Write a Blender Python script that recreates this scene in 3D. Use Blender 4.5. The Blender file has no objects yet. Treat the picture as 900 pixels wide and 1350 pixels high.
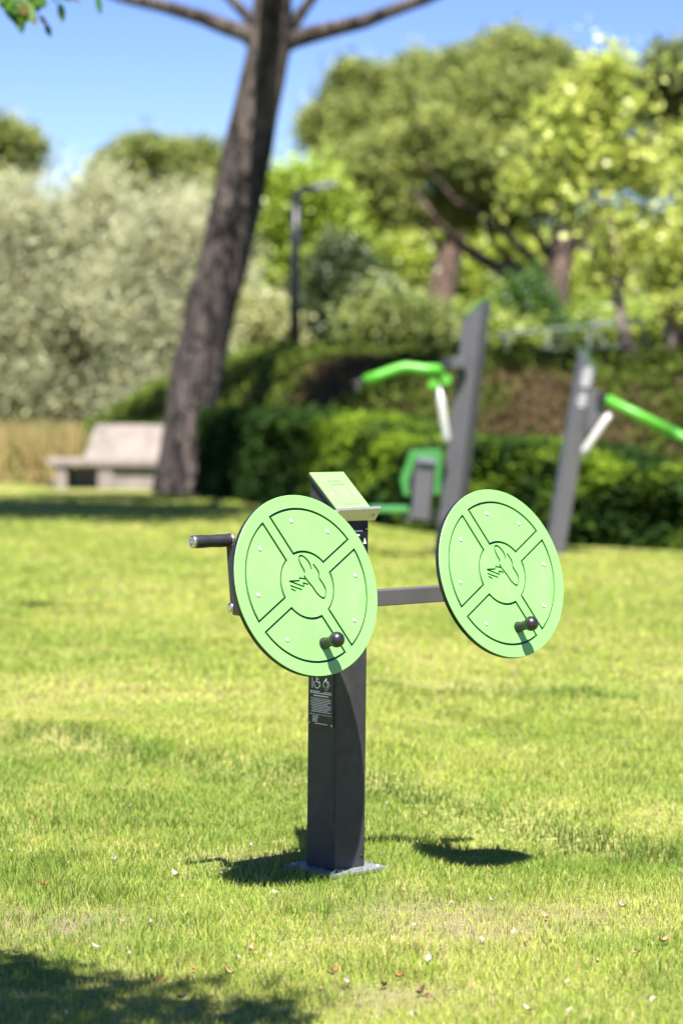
import bpy, bmesh, math, random
import numpy as np
from mathutils import Vector, Matrix

random.seed(7)
sc = bpy.context.scene
COL = sc.collection
R_ = math.radians

# ------------------------------------------------------------------ camera
F_PX = 3187.0
CAM_H = 1.375
PITCH = R_(2.91)
ROLL = R_(0.6)
Fv = np.array([0, math.cos(PITCH), -math.sin(PITCH)])
U0 = np.array([0, math.sin(PITCH), math.cos(PITCH)])
R0 = np.array([1.0, 0, 0])
Rv = R0 * math.cos(ROLL) + U0 * math.sin(ROLL)
Uv = U0 * math.cos(ROLL) - R0 * math.sin(ROLL)
O_ = np.array([0, 0, CAM_H])


def at(px, py, Y):
    """world point at depth Y seen at photo position (px, py) (900 x 1350)"""
    r = Fv + Rv * (px - 450) / F_PX - Uv * (py - 675) / F_PX
    return O_ + r * (Y / r[1])


def at_ground(px, py, z=0.0):
    r = Fv + Rv * (px - 450) / F_PX - Uv * (py - 675) / F_PX
    return O_ + r * ((z - CAM_H) / r[2])


cam_d = bpy.data.cameras.new('camera')
cam = bpy.data.objects.new('camera', cam_d)
COL.objects.link(cam)
cam_d.sensor_fit = 'HORIZONTAL'
cam_d.sensor_width = 24.0
cam_d.lens = 24.0 * F_PX / 900.0
M3 = Matrix((tuple(Rv), tuple(Uv), tuple(-Fv))).transposed()
cam.matrix_world = Matrix.Translation(Vector(O_)) @ M3.to_4x4()
cam_d.clip_start = 0.1
cam_d.clip_end = 3000
cam_d.dof.use_dof = True
cam_d.dof.focus_distance = 6.55
cam_d.dof.aperture_fstop = 2.35
sc.camera = cam

# ------------------------------------------------------------------ light
SUN_AZ, SUN_EL = R_(5), R_(62.5)
s_dir = Vector((math.sin(SUN_AZ) * math.cos(SUN_EL), -math.cos(SUN_AZ) * math.cos(SUN_EL), math.sin(SUN_EL)))
sun_d = bpy.data.lights.new('sun', 'SUN')
sun_d.energy = 5.0
sun_d.angle = R_(0.55)
sun_d.color = (1.0, 0.95, 0.87)
sun = bpy.data.objects.new('sun', sun_d)
sun.rotation_euler = s_dir.to_track_quat('Z', 'Y').to_euler()
sun.location = (0, -5, 30)
COL.objects.link(sun)

w = bpy.data.worlds.new('World')
sc.world = w
w.use_nodes = True
nt = w.node_tree
nt.nodes.clear()
sky = nt.nodes.new('ShaderNodeTexSky')
sky.sky_type = 'NISHITA'
sky.sun_disc = False
sky.sun_elevation = SUN_EL
sky.sun_rotation = R_(175)
sky.air_density = 1.0
sky.dust_density = 0.0
sky.ozone_density = 3.0
sky.altitude = 1500
hs = nt.nodes.new('ShaderNodeHueSaturation')
hs.inputs['Saturation'].default_value = 1.22
hs.inputs['Hue'].default_value = 0.523
hs.inputs['Value'].default_value = 1.0
bg = nt.nodes.new('ShaderNodeBackground')
bg.inputs['Strength'].default_value = 0.064
wo = nt.nodes.new('ShaderNodeOutputWorld')
nt.links.new(sky.outputs[0], hs.inputs['Color'])
nt.links.new(hs.outputs[0], bg.inputs['Color'])
nt.links.new(bg.outputs[0], wo.inputs['Surface'])

sc.view_settings.view_transform = 'Standard'
sc.view_settings.look = 'None'
sc.view_settings.exposure = 1.62
sc.view_settings.gamma = 1.0
sc.render.engine = 'CYCLES'
sc.cycles.use_denoising = True
sc.cycles.max_bounces = 6
sc.cycles.transparent_max_bounces = 4
sc.cycles.caustics_reflective = False
sc.cycles.caustics_refractive = False


# ------------------------------------------------------------------ materials
def new_mat(name):
    m = bpy.data.materials.new(name)
    m.use_nodes = True
    n = m.node_tree
    n.nodes.clear()
    out = n.nodes.new('ShaderNodeOutputMaterial')
    return m, n, out


def mat(name, col, rough=0.5, metal=0.0, var=0.12, scale=20.0, bump=0.0, bump_scale=200.0, spec=0.5, coat=0.0):
    m, n, out = new_mat(name)
    b = n.nodes.new('ShaderNodeBsdfPrincipled')
    tc = n.nodes.new('ShaderNodeTexCoord')
    no = n.nodes.new('ShaderNodeTexNoise')
    no.inputs['Scale'].default_value = scale
    no.inputs['Detail'].default_value = 6
    rp = n.nodes.new('ShaderNodeValToRGB')
    rp.color_ramp.elements[0].position = 0.3
    rp.color_ramp.elements[1].position = 0.7
    rp.color_ramp.elements[0].color = (*[max(0, c * (1 - var)) for c in col], 1)
    rp.color_ramp.elements[1].color = (*[min(1, c * (1 + var)) for c in col], 1)
    n.links.new(tc.outputs['Object'], no.inputs['Vector'])
    n.links.new(no.outputs['Fac'], rp.inputs['Fac'])
    n.links.new(rp.outputs['Color'], b.inputs['Base Color'])
    b.inputs['Roughness'].default_value = rough
    b.inputs['Metallic'].default_value = metal
    b.inputs['Specular IOR Level'].default_value = spec
    b.inputs['Coat Weight'].default_value = coat
    if bump > 0:
        n2 = n.nodes.new('ShaderNodeTexNoise')
        n2.inputs['Scale'].default_value = bump_scale
        n2.inputs['Detail'].default_value = 3
        bp = n.nodes.new('ShaderNodeBump')
        bp.inputs['Strength'].default_value = bump
        bp.inputs['Distance'].default_value = 0.002
        n.links.new(tc.outputs['Object'], n2.inputs['Vector'])
        n.links.new(n2.outputs['Fac'], bp.inputs['Height'])
        n.links.new(bp.outputs['Normal'], b.inputs['Normal'])
    n.links.new(b.outputs[0], out.inputs[0])
    return m


def weathered(m, dust=(0.36, 0.42, 0.26), amount=0.22):
    """thin uneven dust film and faint scratches over a painted or plastic board"""
    n = m.node_tree
    b = [q for q in n.nodes if q.type == 'BSDF_PRINCIPLED'][0]
    src = b.inputs['Base Color'].links[0].from_socket
    tc = n.nodes.new('ShaderNodeTexCoord')
    a = n.nodes.new('ShaderNodeTexNoise'); a.inputs['Scale'].default_value = 9; a.inputs['Detail'].default_value = 10; a.inputs['Roughness'].default_value = 0.7
    mp = n.nodes.new('ShaderNodeMapping'); mp.inputs['Rotation'].default_value = (0.3, 0.2, 0.9); mp.inputs['Scale'].default_value = (3, 160, 3)
    sc2 = n.nodes.new('ShaderNodeTexNoise'); sc2.inputs['Scale'].default_value = 1.5; sc2.inputs['Detail'].default_value = 4
    r = n.nodes.new('ShaderNodeValToRGB'); r.color_ramp.elements[0].position = 0.48; r.color_ramp.elements[1].position = 0.75
    r.color_ramp.elements[0].color = (0, 0, 0, 1); r.color_ramp.elements[1].color = (amount, amount, amount, 1)
    r3 = n.nodes.new('ShaderNodeValToRGB'); r3.color_ramp.elements[0].position = 0.66; r3.color_ramp.elements[1].position = 0.74
    r3.color_ramp.elements[0].color = (0, 0, 0, 1); r3.color_ramp.elements[1].color = (amount * .8,) * 3 + (1,)
    ad = n.nodes.new('ShaderNodeMath'); ad.operation = 'ADD'
    mx = n.nodes.new('ShaderNodeMix'); mx.data_type = 'RGBA'
    mx.inputs[7].default_value = (*dust, 1)
    n.links.new(tc.outputs['Object'], a.inputs['Vector']); n.links.new(tc.outputs['Object'], mp.inputs['Vector']); n.links.new(mp.outputs[0], sc2.inputs['Vector'])
    n.links.new(a.outputs['Fac'], r.inputs['Fac']); n.links.new(sc2.outputs['Fac'], r3.inputs['Fac'])
    n.links.new(r.outputs[0], ad.inputs[0]); n.links.new(r3.outputs[0], ad.inputs[1])
    n.links.new(ad.outputs[0], mx.inputs[0]); n.links.new(src, mx.inputs[6]); n.links.new(mx.outputs[2], b.inputs['Base Color'])
    mr = n.nodes.new('ShaderNodeMapRange'); mr.inputs['To Min'].default_value = 0.34; mr.inputs['To Max'].default_value = 0.6
    n.links.new(a.outputs['Fac'], mr.inputs['Value']); n.links.new(mr.outputs[0], b.inputs['Roughness'])
    return m


def leaf_mat(name, trans=0.35, rough=0.5, spec=0.4):
    """leaf colours come from the per-leaf pigment attribute"""
    m, n, out = new_mat(name)
    at_ = n.nodes.new('ShaderNodeAttribute')
    at_.attribute_name = 'pigment'
    b = n.nodes.new('ShaderNodeBsdfPrincipled')
    b.inputs['Roughness'].default_value = rough
    b.inputs['Specular IOR Level'].default_value = spec
    t = n.nodes.new('ShaderNodeBsdfTranslucent')
    mx = n.nodes.new('ShaderNodeMixShader')
    mx.inputs[0].default_value = trans
    n.links.new(at_.outputs['Color'], b.inputs['Base Color'])
    n.links.new(at_.outputs['Color'], t.inputs['Color'])
    n.links.new(b.outputs[0], mx.inputs[1])
    n.links.new(t.outputs[0], mx.inputs[2])
    n.links.new(mx.outputs[0], out.inputs[0])
    return m


def bark_mat(name, c1, c2, scale=3.0):
    m, n, out = new_mat(name)
    b = n.nodes.new('ShaderNodeBsdfPrincipled')
    b.inputs['Roughness'].default_value = 0.9
    b.inputs['Specular IOR Level'].default_value = 0.2
    tc = n.nodes.new('ShaderNodeTexCoord')
    mp = n.nodes.new('ShaderNodeMapping')
    mp.inputs['Scale'].default_value = (1, 1, 0.28)
    vo = n.nodes.new('ShaderNodeTexVoronoi')
    vo.inputs['Scale'].default_value = scale * 4
    vo.feature = 'DISTANCE_TO_EDGE'
    no = n.nodes.new('ShaderNodeTexNoise')
    no.inputs['Scale'].default_value = scale * 1.6
    no.inputs['Detail'].default_value = 8
    no.inputs['Roughness'].default_value = 0.65
    rp = n.nodes.new('ShaderNodeValToRGB')
    rp.color_ramp.elements[0].position = 0.36
    rp.color_ramp.elements[1].position = 0.66
    rp.color_ramp.elements[0].color = (*c1, 1)
    rp.color_ramp.elements[1].color = (*c2, 1)
    r2 = n.nodes.new('ShaderNodeValToRGB')
    r2.color_ramp.elements[0].position = 0.0
    r2.color_ramp.elements[1].position = 0.12
    r2.color_ramp.elements[0].color = (0.35, 0.33, 0.32, 1)
    r2.color_ramp.elements[1].color = (1, 1, 1, 1)
    mu = n.nodes.new('ShaderNodeMix')
    mu.data_type = 'RGBA'
    mu.blend_type = 'MULTIPLY'
    mu.inputs[0].default_value = 1.0
    bp = n.nodes.new('ShaderNodeBump')
    bp.inputs['Strength'].default_value = 1.0
    bp.inputs['Distance'].default_value = 0.04
    n.links.new(tc.outputs['Object'], mp.inputs['Vector'])
    n.links.new(mp.outputs[0], vo.inputs['Vector'])
    n.links.new(mp.outputs[0], no.inputs['Vector'])
    n.links.new(no.outputs['Fac'], rp.inputs['Fac'])
    n.links.new(vo.outputs['Distance'], r2.inputs['Fac'])
    n.links.new(rp.outputs['Color'], mu.inputs[6])
    n.links.new(r2.outputs['Color'], mu.inputs[7])
    n.links.new(mu.outputs[2], b.inputs['Base Color'])
    n.links.new(r2.outputs['Color'], bp.inputs['Height'])
    n.links.new(bp.outputs['Normal'], b.inputs['Normal'])
    n.links.new(b.outputs[0], out.inputs[0])
    return m


M_coat = mat('charcoal powder coat', (0.032, 0.032, 0.036), 0.55, 0.0, 0.18, 30, 0.6, 700, 0.3)
M_greycoat = mat('grey powder coat', (0.085, 0.082, 0.09), 0.4, 0.0, 0.08, 8, 0.2, 300, 0.6)
M_galv = mat('blue grey coated steel', (0.15, 0.165, 0.195), 0.5, 0.0, 0.15, 30, 0.2, 400, 0.5)
M_green = mat('pale green plastic board', (0.185, 0.44, 0.125), 0.42, 0.0, 0.03, 12, 0.12, 1500, 0.4)
weathered(M_green)
weathered(M_coat, (0.16, 0.14, 0.12), 0.25)
M_core = mat('black plastic core', (0.012, 0.016, 0.018), 0.4, 0.0, 0.1, 30, 0.0)
M_brightgreen = mat('bright green paint', (0.08, 0.34, 0.025), 0.45, 0.0, 0.06, 10, 0.0, spec=0.5)
M_midgreen = mat('green plastic edge', (0.045, 0.21, 0.045), 0.45, 0.0, 0.06, 10)
M_rubber = mat('black rubber', (0.018, 0.018, 0.021), 0.5, 0.0, 0.1, 60, 0.5, 700, 0.5)
M_ball = mat('black plastic knob', (0.012, 0.011, 0.013), 0.36, 0.0, 0.05, 20, 0.0, spec=0.6)
M_steel = mat('stainless steel', (0.62, 0.60, 0.58), 0.28, 1.0, 0.08, 60, 0.1, 500)
M_alu = mat('brushed aluminium', (0.72, 0.68, 0.62), 0.38, 0.85, 0.06, 60, 0.1, 800)
M_screw = mat('steel screw', (0.50, 0.47, 0.50), 0.4, 0.5, 0.05, 60)
M_sign = mat('black sign board', (0.008, 0.008, 0.012), 0.45, 0.0, 0.05, 30, 0.0)
M_print = mat('white print', (0.80, 0.80, 0.82), 0.5, 0.0, 0.04, 60)
M_greyprint = mat('pale grey decal', (0.50, 0.50, 0.52), 0.5, 0.0, 0.04, 20)
M_damper = mat('white damper tube', (0.5, 0.5, 0.48), 0.3, 0.1, 0.04, 20)
M_concrete = mat('cast concrete', (0.235, 0.205, 0.185), 0.85, 0.0, 0.2, 5, 0.6, 60, 0.2)
M_lamp = mat('dark lamp paint', (0.012, 0.014, 0.02), 0.4, 0.0, 0.05, 10)
M_rail = mat('teal grey rail', (0.13, 0.165, 0.145), 0.6, 0.0, 0.1, 5)
M_bark = bark_mat('pine bark', (0.024, 0.021, 0.020), (0.145, 0.118, 0.106), 2.4)
M_bark2 = bark_mat('reddish pine bark', (0.07, 0.05, 0.04), (0.24, 0.165, 0.135), 2.0)
M_bark3 = bark_mat('pale bark', (0.28, 0.22, 0.16), (0.5, 0.42, 0.33), 4.0)
M_leaf = leaf_mat('broad leaf', 0.38, 0.42, 0.5)
M_matte = leaf_mat('matte leaf', 0.35, 0.75, 0.12)
M_needle = leaf_mat('pine needles', 0.25, 0.6, 0.3)
M_silver = leaf_mat('silver leaf', 0.35, 0.6, 0.3)
M_grass = leaf_mat('grass blade', 0.42, 0.55, 0.35)


# ------------------------------------------------------------------ tagging
def tag(o, label=None, cat=None, group=None, kind=None):
    if label: o['label'] = label
    if cat: o['category'] = cat
    if group: o['group'] = group
    if kind: o['kind'] = kind
    return o


def empty(name, loc, label, cat, group=None):
    o = bpy.data.objects.new(name, None)
    o.empty_display_size = 0.2
    o.location = loc
    COL.objects.link(o)
    return tag(o, label, cat, group)


def link(name, me, parent=None):
    o = bpy.data.objects.new(name, me)
    COL.objects.link(o)
    if parent is not None:
        o.parent = parent
    return o


# ------------------------------------------------------------------ mesh builder
def frame(axis, up=(0, 0, 1)):
    a = Vector(axis).normalized()
    u = Vector(up)
    if abs(a.dot(u.normalized())) > 0.98:
        u = Vector((1, 0, 0)) if abs(a.x) < 0.9 else Vector((0, 1, 0))
    b = u.cross(a).normalized()
    c = a.cross(b).normalized()
    return a, b, c


class MB:
    """collects shapes in world space, links them as one mesh object"""

    def __init__(self, off=(0, 0, 0)):
        self.bm = bmesh.new()
        self.off = Vector(off)

    def box(self, c, ax, ay, az, hx, hy, hz):
        c = Vector(c); ax = Vector(ax); ay = Vector(ay); az = Vector(az)
        vs = []
        for i in (-1, 1):
            for j in (-1, 1):
                for k in (-1, 1):
                    vs.append(self.bm.verts.new(c + ax * hx * i + ay * hy * j + az * hz * k))
        for f in ((0, 1, 3, 2), (4, 6, 7, 5), (0, 4, 5, 1), (2, 3, 7, 6), (0, 2, 6, 4), (1, 5, 7, 3)):
            self.bm.faces.new([vs[i] for i in f])
        return self

    def bar(self, p0, p1, hw, hh, up=(0, 0, 1)):
        p0 = Vector(p0); p1 = Vector(p1)
        a, b, c = frame(p1 - p0, up)
        return self.box((p0 + p1) / 2, a, b, c, (p1 - p0).length / 2, hw, hh)

    def tube(self, pts, rad, seg=16, cap=True, wob=0.0, rnd=None):
        pts = [Vector(p) for p in pts]
        n = len(pts)
        if not hasattr(rad, '__len__'):
            rad = [rad] * n
        rings = []
        pb = None
        for i in range(n):
            t = (pts[min(i + 1, n - 1)] - pts[max(i - 1, 0)])
            if t.length < 1e-9:
                t = Vector((0, 0, 1))
            t.normalize()
            if pb is None:
                a, b, c = frame(t)
            else:
                b = (pb - t * pb.dot(t)).normalized()
                c = t.cross(b)
            pb = b
            ring = []
            for k in range(seg):
                an = 2 * math.pi * k / seg
                rr = rad[i] * (1 + (rnd.uniform(-wob, wob) if wob else 0))
                ring.append(self.bm.verts.new(pts[i] + b * math.cos(an) * rr + c * math.sin(an) * rr))
            rings.append(ring)
        for i in range(n - 1):
            for k in range(seg):
                f = self.bm.faces.new((rings[i][k], rings[i][(k + 1) % seg], rings[i + 1][(k + 1) % seg], rings[i + 1][k]))
                f.smooth = True
        if cap:
            self.bm.faces.new(list(reversed(rings[0])))
            self.bm.faces.new(rings[-1])
        return self

    def lathe(self, c, axis, prof, seg=24):
        """prof: list of (distance along axis, radius)"""
        c = Vector(c)
        a, b, d = frame(axis)
        rings = []
        for h, r in prof:
            r = max(r, 1e-5)
            rings.append([self.bm.verts.new(c + a * h + b * math.cos(2 * math.pi * k / seg) * r + d * math.sin(2 * math.pi * k / seg) * r) for k in range(seg)])
        for i in range(len(rings) - 1):
            for k in range(seg):
                f = self.bm.faces.new((rings[i][k], rings[i][(k + 1) % seg], rings[i + 1][(k + 1) % seg], rings[i + 1][k]))
                f.smooth = True
        self.bm.faces.new(list(reversed(rings[0])))
        self.bm.faces.new(rings[-1])
        return self

    def prism(self, pts, depth_vec):
        """closed outline of 3-D points extruded along a vector"""
        pts = [Vector(p) for p in pts]
        d = Vector(depth_vec)
        a = [self.bm.verts.new(p) for p in pts]
        b = [self.bm.verts.new(p + d) for p in pts]
        n = len(pts)
        self.bm.faces.new(a)
        self.bm.faces.new(list(reversed(b)))
        for i in range(n):
            self.bm.faces.new((a[i], b[i], b[(i + 1) % n], a[(i + 1) % n]))
        return self

    def build(self, name, m, parent=None, bevel=0.0, bseg=2):
        bmesh.ops.recalc_face_normals(self.bm, faces=self.bm.faces)
        if bevel > 0:
            es = [e for e in self.bm.edges if len(e.link_faces) == 2 and e.calc_face_angle(0) > 0.6]
            bmesh.ops.bevel(self.bm, geom=es, offset=bevel, segments=bseg, affect='EDGES', profile=0.6, clamp_overlap=True)
        bmesh.ops.translate(self.bm, verts=self.bm.verts, vec=-self.off)
        me = bpy.data.meshes.new(name)
        self.bm.to_mesh(me)
        self.bm.free()
        me.materials.append(m)
        return link(name, me, parent)


def poly_mesh(name, V, faces_per, idx, m, colors=None, parent=None, smooth=False):
    """V (N,k,3) vertices of N identical little shapes; idx: list of index tuples inside each"""
    N, k, _ = V.shape
    me = bpy.data.meshes.new(name)
    me.vertices.add(N * k)
    me.vertices.foreach_set('co', V.reshape(-1).astype(np.float32))
    flat = np.concatenate([np.array(t) for t in idx])
    starts_local = np.cumsum([0] + [len(t) for t in idx])[:-1]
    nl = len(flat)
    loops = (flat[None, :] + (np.arange(N) * k)[:, None]).reshape(-1)
    starts = (starts_local[None, :] + (np.arange(N) * nl)[:, None]).reshape(-1)
    me.loops.add(len(loops))
    me.loops.foreach_set('vertex_index', loops.astype(np.int32))
    me.polygons.add(len(starts))
    me.polygons.foreach_set('loop_start', starts.astype(np.int32))
    me.update(calc_edges=True)
    if colors is not None:
        ca = me.attributes.new('pigment', 'FLOAT_COLOR', 'POINT')
        c4 = np.ones((N, k, 4), np.float32)
        c4[:, :, :3] = colors[:, None, :]
        ca.data.foreach_set('color', c4.reshape(-1))
    me.materials.append(m)
    return link(name, me, parent)


# ------------------------------------------------------------------ noise in numpy
def vnoise(x, y, scale, seed=0):
    x = np.asarray(x) * scale + seed * 17.31
    y = np.asarray(y) * scale + seed * 9.77
    xi = np.floor(x); yi = np.floor(y)
    fx = x - xi; fy = y - yi
    fx = fx * fx * (3 - 2 * fx); fy = fy * fy * (3 - 2 * fy)

    def h(a, b):
        v = np.sin(a * 127.1 + b * 311.7 + seed * 74.7) * 43758.5453
        return v - np.floor(v)
    return (h(xi, yi) * (1 - fx) + h(xi + 1, yi) * fx) * (1 - fy) + (h(xi, yi + 1) * (1 - fx) + h(xi + 1, yi + 1) * fx) * fy


def sstep(a, b, x):
    t = np.clip((np.asarray(x, float) - a) / (b - a), 0, 1)
    return t * t * (3 - 2 * t)


HEDGE_PX = [(255, 649), (300, 656), (400, 674), (500, 690), (620, 704), (750, 716), (900, 724), (1100, 738), (1500, 760)]
HEDGE = [at_ground(*p) for p in HEDGE_PX]
HX = np.array([p[0] for p in HEDGE]); HY = np.array([p[1] for p in HEDGE])


def hedge_y(x):
    return np.interp(x, HX, HY)


def lawn_z(x, y):
    x = np.asarray(x, float); y = np.asarray(y, float)
    z = -0.045 * sstep(0.15, 0.45, x) * sstep(6.0, 6.9, y)
    z = z - 0.10 * np.clip(y - 7.02, 0, 0.45) * sstep(0.1, 0.4, x) * (1 - sstep(7.4, 8.2, y))
    # low ridge running across the lawn behind the machine
    d = (y - (8.30 - 0.93 * x + 0.10 * np.sin(x * 3.1)))
    z = z + 0.06 * sstep(-0.14, 0.10, d)
    d2 = (y - (10.9 - 0.1 * x + 0.2 * np.sin(x * 1.7)))
    z = z + 0.045 * sstep(-0.2, 0.15, d2) * sstep(-0.8, 0.6, x)
    far = sstep(3, 9, y)
    z = z + 0.03 * (vnoise(x, y, 0.5, 3) - 0.5) * sstep(7.4, 10, y) + 0.012 * (vnoise(x, y, 2.3, 5) - 0.5) * sstep(7.4, 9, y)
    return z - 0.09 * sstep(12, 20, y)


def mound_z(x, y):
    x = np.asarray(x, float); y = np.asarray(y, float)
    h = (1.90 - 0.14 * sstep(0, 3, x)) * sstep(-5.8, -1.6, x)
    f = sstep(0.2, 8.5, y - hedge_y(x))
    return -0.14 + h * f * (1 - 0.85 * sstep(46, 75, y)) + 0.18 * (vnoise(x, y, 0.6, 11) - 0.5) * f


# ------------------------------------------------------------------ ground sheet
def grid_mesh(name, xs, ys, zf, m):
    X, Y = np.meshgrid(xs, ys)
    Z = zf(X, Y)
    nx, ny = len(xs), len(ys)
    V = np.stack([X, Y, Z], -1).reshape(-1, 3)
    i = np.arange(nx - 1)[None, :] + (np.arange(ny - 1) * nx)[:, None]
    i = i.reshape(-1)
    loops = np.stack([i, i + 1, i + 1 + nx, i + nx], 1).reshape(-1)
    me = bpy.data.meshes.new(name)
    me.vertices.add(len(V)); me.vertices.foreach_set('co', V.reshape(-1).astype(np.float32))
    me.loops.add(len(loops)); me.loops.foreach_set('vertex_index', loops.astype(np.int32))
    me.polygons.add(len(i)); me.polygons.foreach_set('loop_start', (np.arange(len(i)) * 4).astype(np.int32))
    me.update(calc_edges=True)
    me.polygons.foreach_set('use_smooth', np.ones(len(i), bool))
    me.materials.append(m)
    return link(name, me)


def lawn_mat():
    m, n, out = new_mat('lawn soil and thatch')
    b = n.nodes.new('ShaderNodeBsdfPrincipled')
    b.inputs['Roughness'].default_value = 0.95
    b.inputs['Specular IOR Level'].default_value = 0.1
    tc = n.nodes.new('ShaderNodeTexCoord')
    a = n.nodes.new('ShaderNodeTexNoise'); a.inputs['Scale'].default_value = 1.3; a.inputs['Detail'].default_value = 8
    c = n.nodes.new('ShaderNodeTexNoise'); c.inputs['Scale'].default_value = 60; c.inputs['Detail'].default_value = 6
    r1 = n.nodes.new('ShaderNodeValToRGB')
    e = r1.color_ramp.elements
    e[0].position = 0.35; e[0].color = (0.13, 0.20, 0.03, 1)
    e[1].position = 0.68; e[1].color = (0.33, 0.32, 0.12, 1)
    r2 = n.nodes.new('ShaderNodeValToRGB')
    e = r2.color_ramp.elements
    e[0].position = 0.3; e[0].color = (0.45, 0.42, 0.4, 1)
    e[1].position = 0.7; e[1].color = (1.25, 1.2, 1.15, 1)
    mu = n.nodes.new('ShaderNodeMix'); mu.data_type = 'RGBA'; mu.blend_type = 'MULTIPLY'; mu.inputs[0].default_value = 1
    bp = n.nodes.new('ShaderNodeBump'); bp.inputs['Strength'].default_value = 0.8; bp.inputs['Distance'].default_value = 0.02
    for q in (a, c):
        n.links.new(tc.outputs['Object'], q.inputs['Vector'])
    n.links.new(a.outputs['Fac'], r1.inputs['Fac'])
    n.links.new(c.outputs['Fac'], r2.inputs['Fac'])
    n.links.new(r1.outputs[0], mu.inputs[6]); n.links.new(r2.outputs[0], mu.inputs[7])
    wn = n.nodes.new('ShaderNodeAttribute'); wn.attribute_name = 'worn'
    m2 = n.nodes.new('ShaderNodeMix'); m2.data_type = 'RGBA'
    m2.inputs[7].default_value = (0.20, 0.17, 0.10, 1)
    n.links.new(wn.outputs['Fac'], m2.inputs[0]); n.links.new(mu.outputs[2], m2.inputs[6])
    n.links.new(m2.outputs[2], b.inputs['Base Color'])
    n.links.new(c.outputs['Fac'], bp.inputs['Height']); n.links.new(bp.outputs[0], b.inputs['Normal'])
    n.links.new(b.outputs[0], out.inputs[0])
    return m


M_lawn = lawn_mat()
xs = np.unique(np.round(np.concatenate([[-900, -400, -200, -100, -50, -30], np.arange(-20, -4, 1.0), np.arange(-4, 6, 0.1), np.arange(6, 24, 1.0), [30, 50, 100, 200, 400, 900]]), 4))
ys = np.unique(np.round(np.concatenate([[-60, -30, -10, 0, 2], np.arange(3, 16, 0.08), np.arange(16, 50, 0.5), [60, 80, 120, 200, 400, 900, 1800]]), 4))
gnd = tag(grid_mesh('ground', xs, ys, lawn_z, M_lawn), kind='structure')
GX, GY = np.meshgrid(xs, ys)

M_mulch = mat('mulch and dry soil', (0.055, 0.040, 0.022), 0.95, 0, 0.55, 1.6, 0.8, 20, 0.1)
xs = np.arange(-7.0, 30, 0.35)
ys = np.arange(18.5, 80, 0.35)
def mz(X, Y):
    z = mound_z(X, Y)
    return np.where(Y < hedge_y(X) - 0.3, -0.6, z)
tag(grid_mesh('mound', xs, ys, mz, M_mulch), kind='structure')

# ------------------------------------------------------------------ grass
rng = np.random.default_rng(11)
Pbase = at_ground(442, 1147)
PX, PY = float(Pbase[0]), float(Pbase[1])
AZ = R_(42)
e1 = np.array([math.sin(AZ), -math.cos(AZ), 0.0])
e2 = np.array([math.cos(AZ), math.sin(AZ), 0.0])
BARE = []
for (px, py, r) in ((630, 1200, 0.26), (600, 1225, 0.2), (30, 1222, 0.22), (110, 1215, 0.15), (530, 1315, 0.10), (560, 1312, 0.07), (345, 1135, 0.10), (480, 1330, 0.05)):
    g = at_ground(px, py); BARE.append((g[0], g[1], r))


def dryness(x, y):
    d = 0.55 * vnoise(x, y * 0.6, 1.1, 21) + 0.3 * vnoise(x, y * 0.5, 3.1, 22) + 0.25 * vnoise(x, y, 9, 23)
    d = sstep(0.38, 0.78, d)
    return d


def bare(x, y):
    b = np.zeros_like(x)
    for (cx, cy, r) in BARE:
        q = ((x - cx) / (r * 1.4)) ** 2 + ((y - cy) / r) ** 2
        b = np.maximum(b, np.exp(-q) * (0.25 + 0.8 * vnoise(x, y, 14, 31)))
    return np.clip(b, 0, 1)


wa = gnd.data.attributes.new('worn', 'FLOAT', 'POINT')
wa.data.foreach_set('value', bare(GX, GY).reshape(-1).astype(np.float32))


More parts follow.
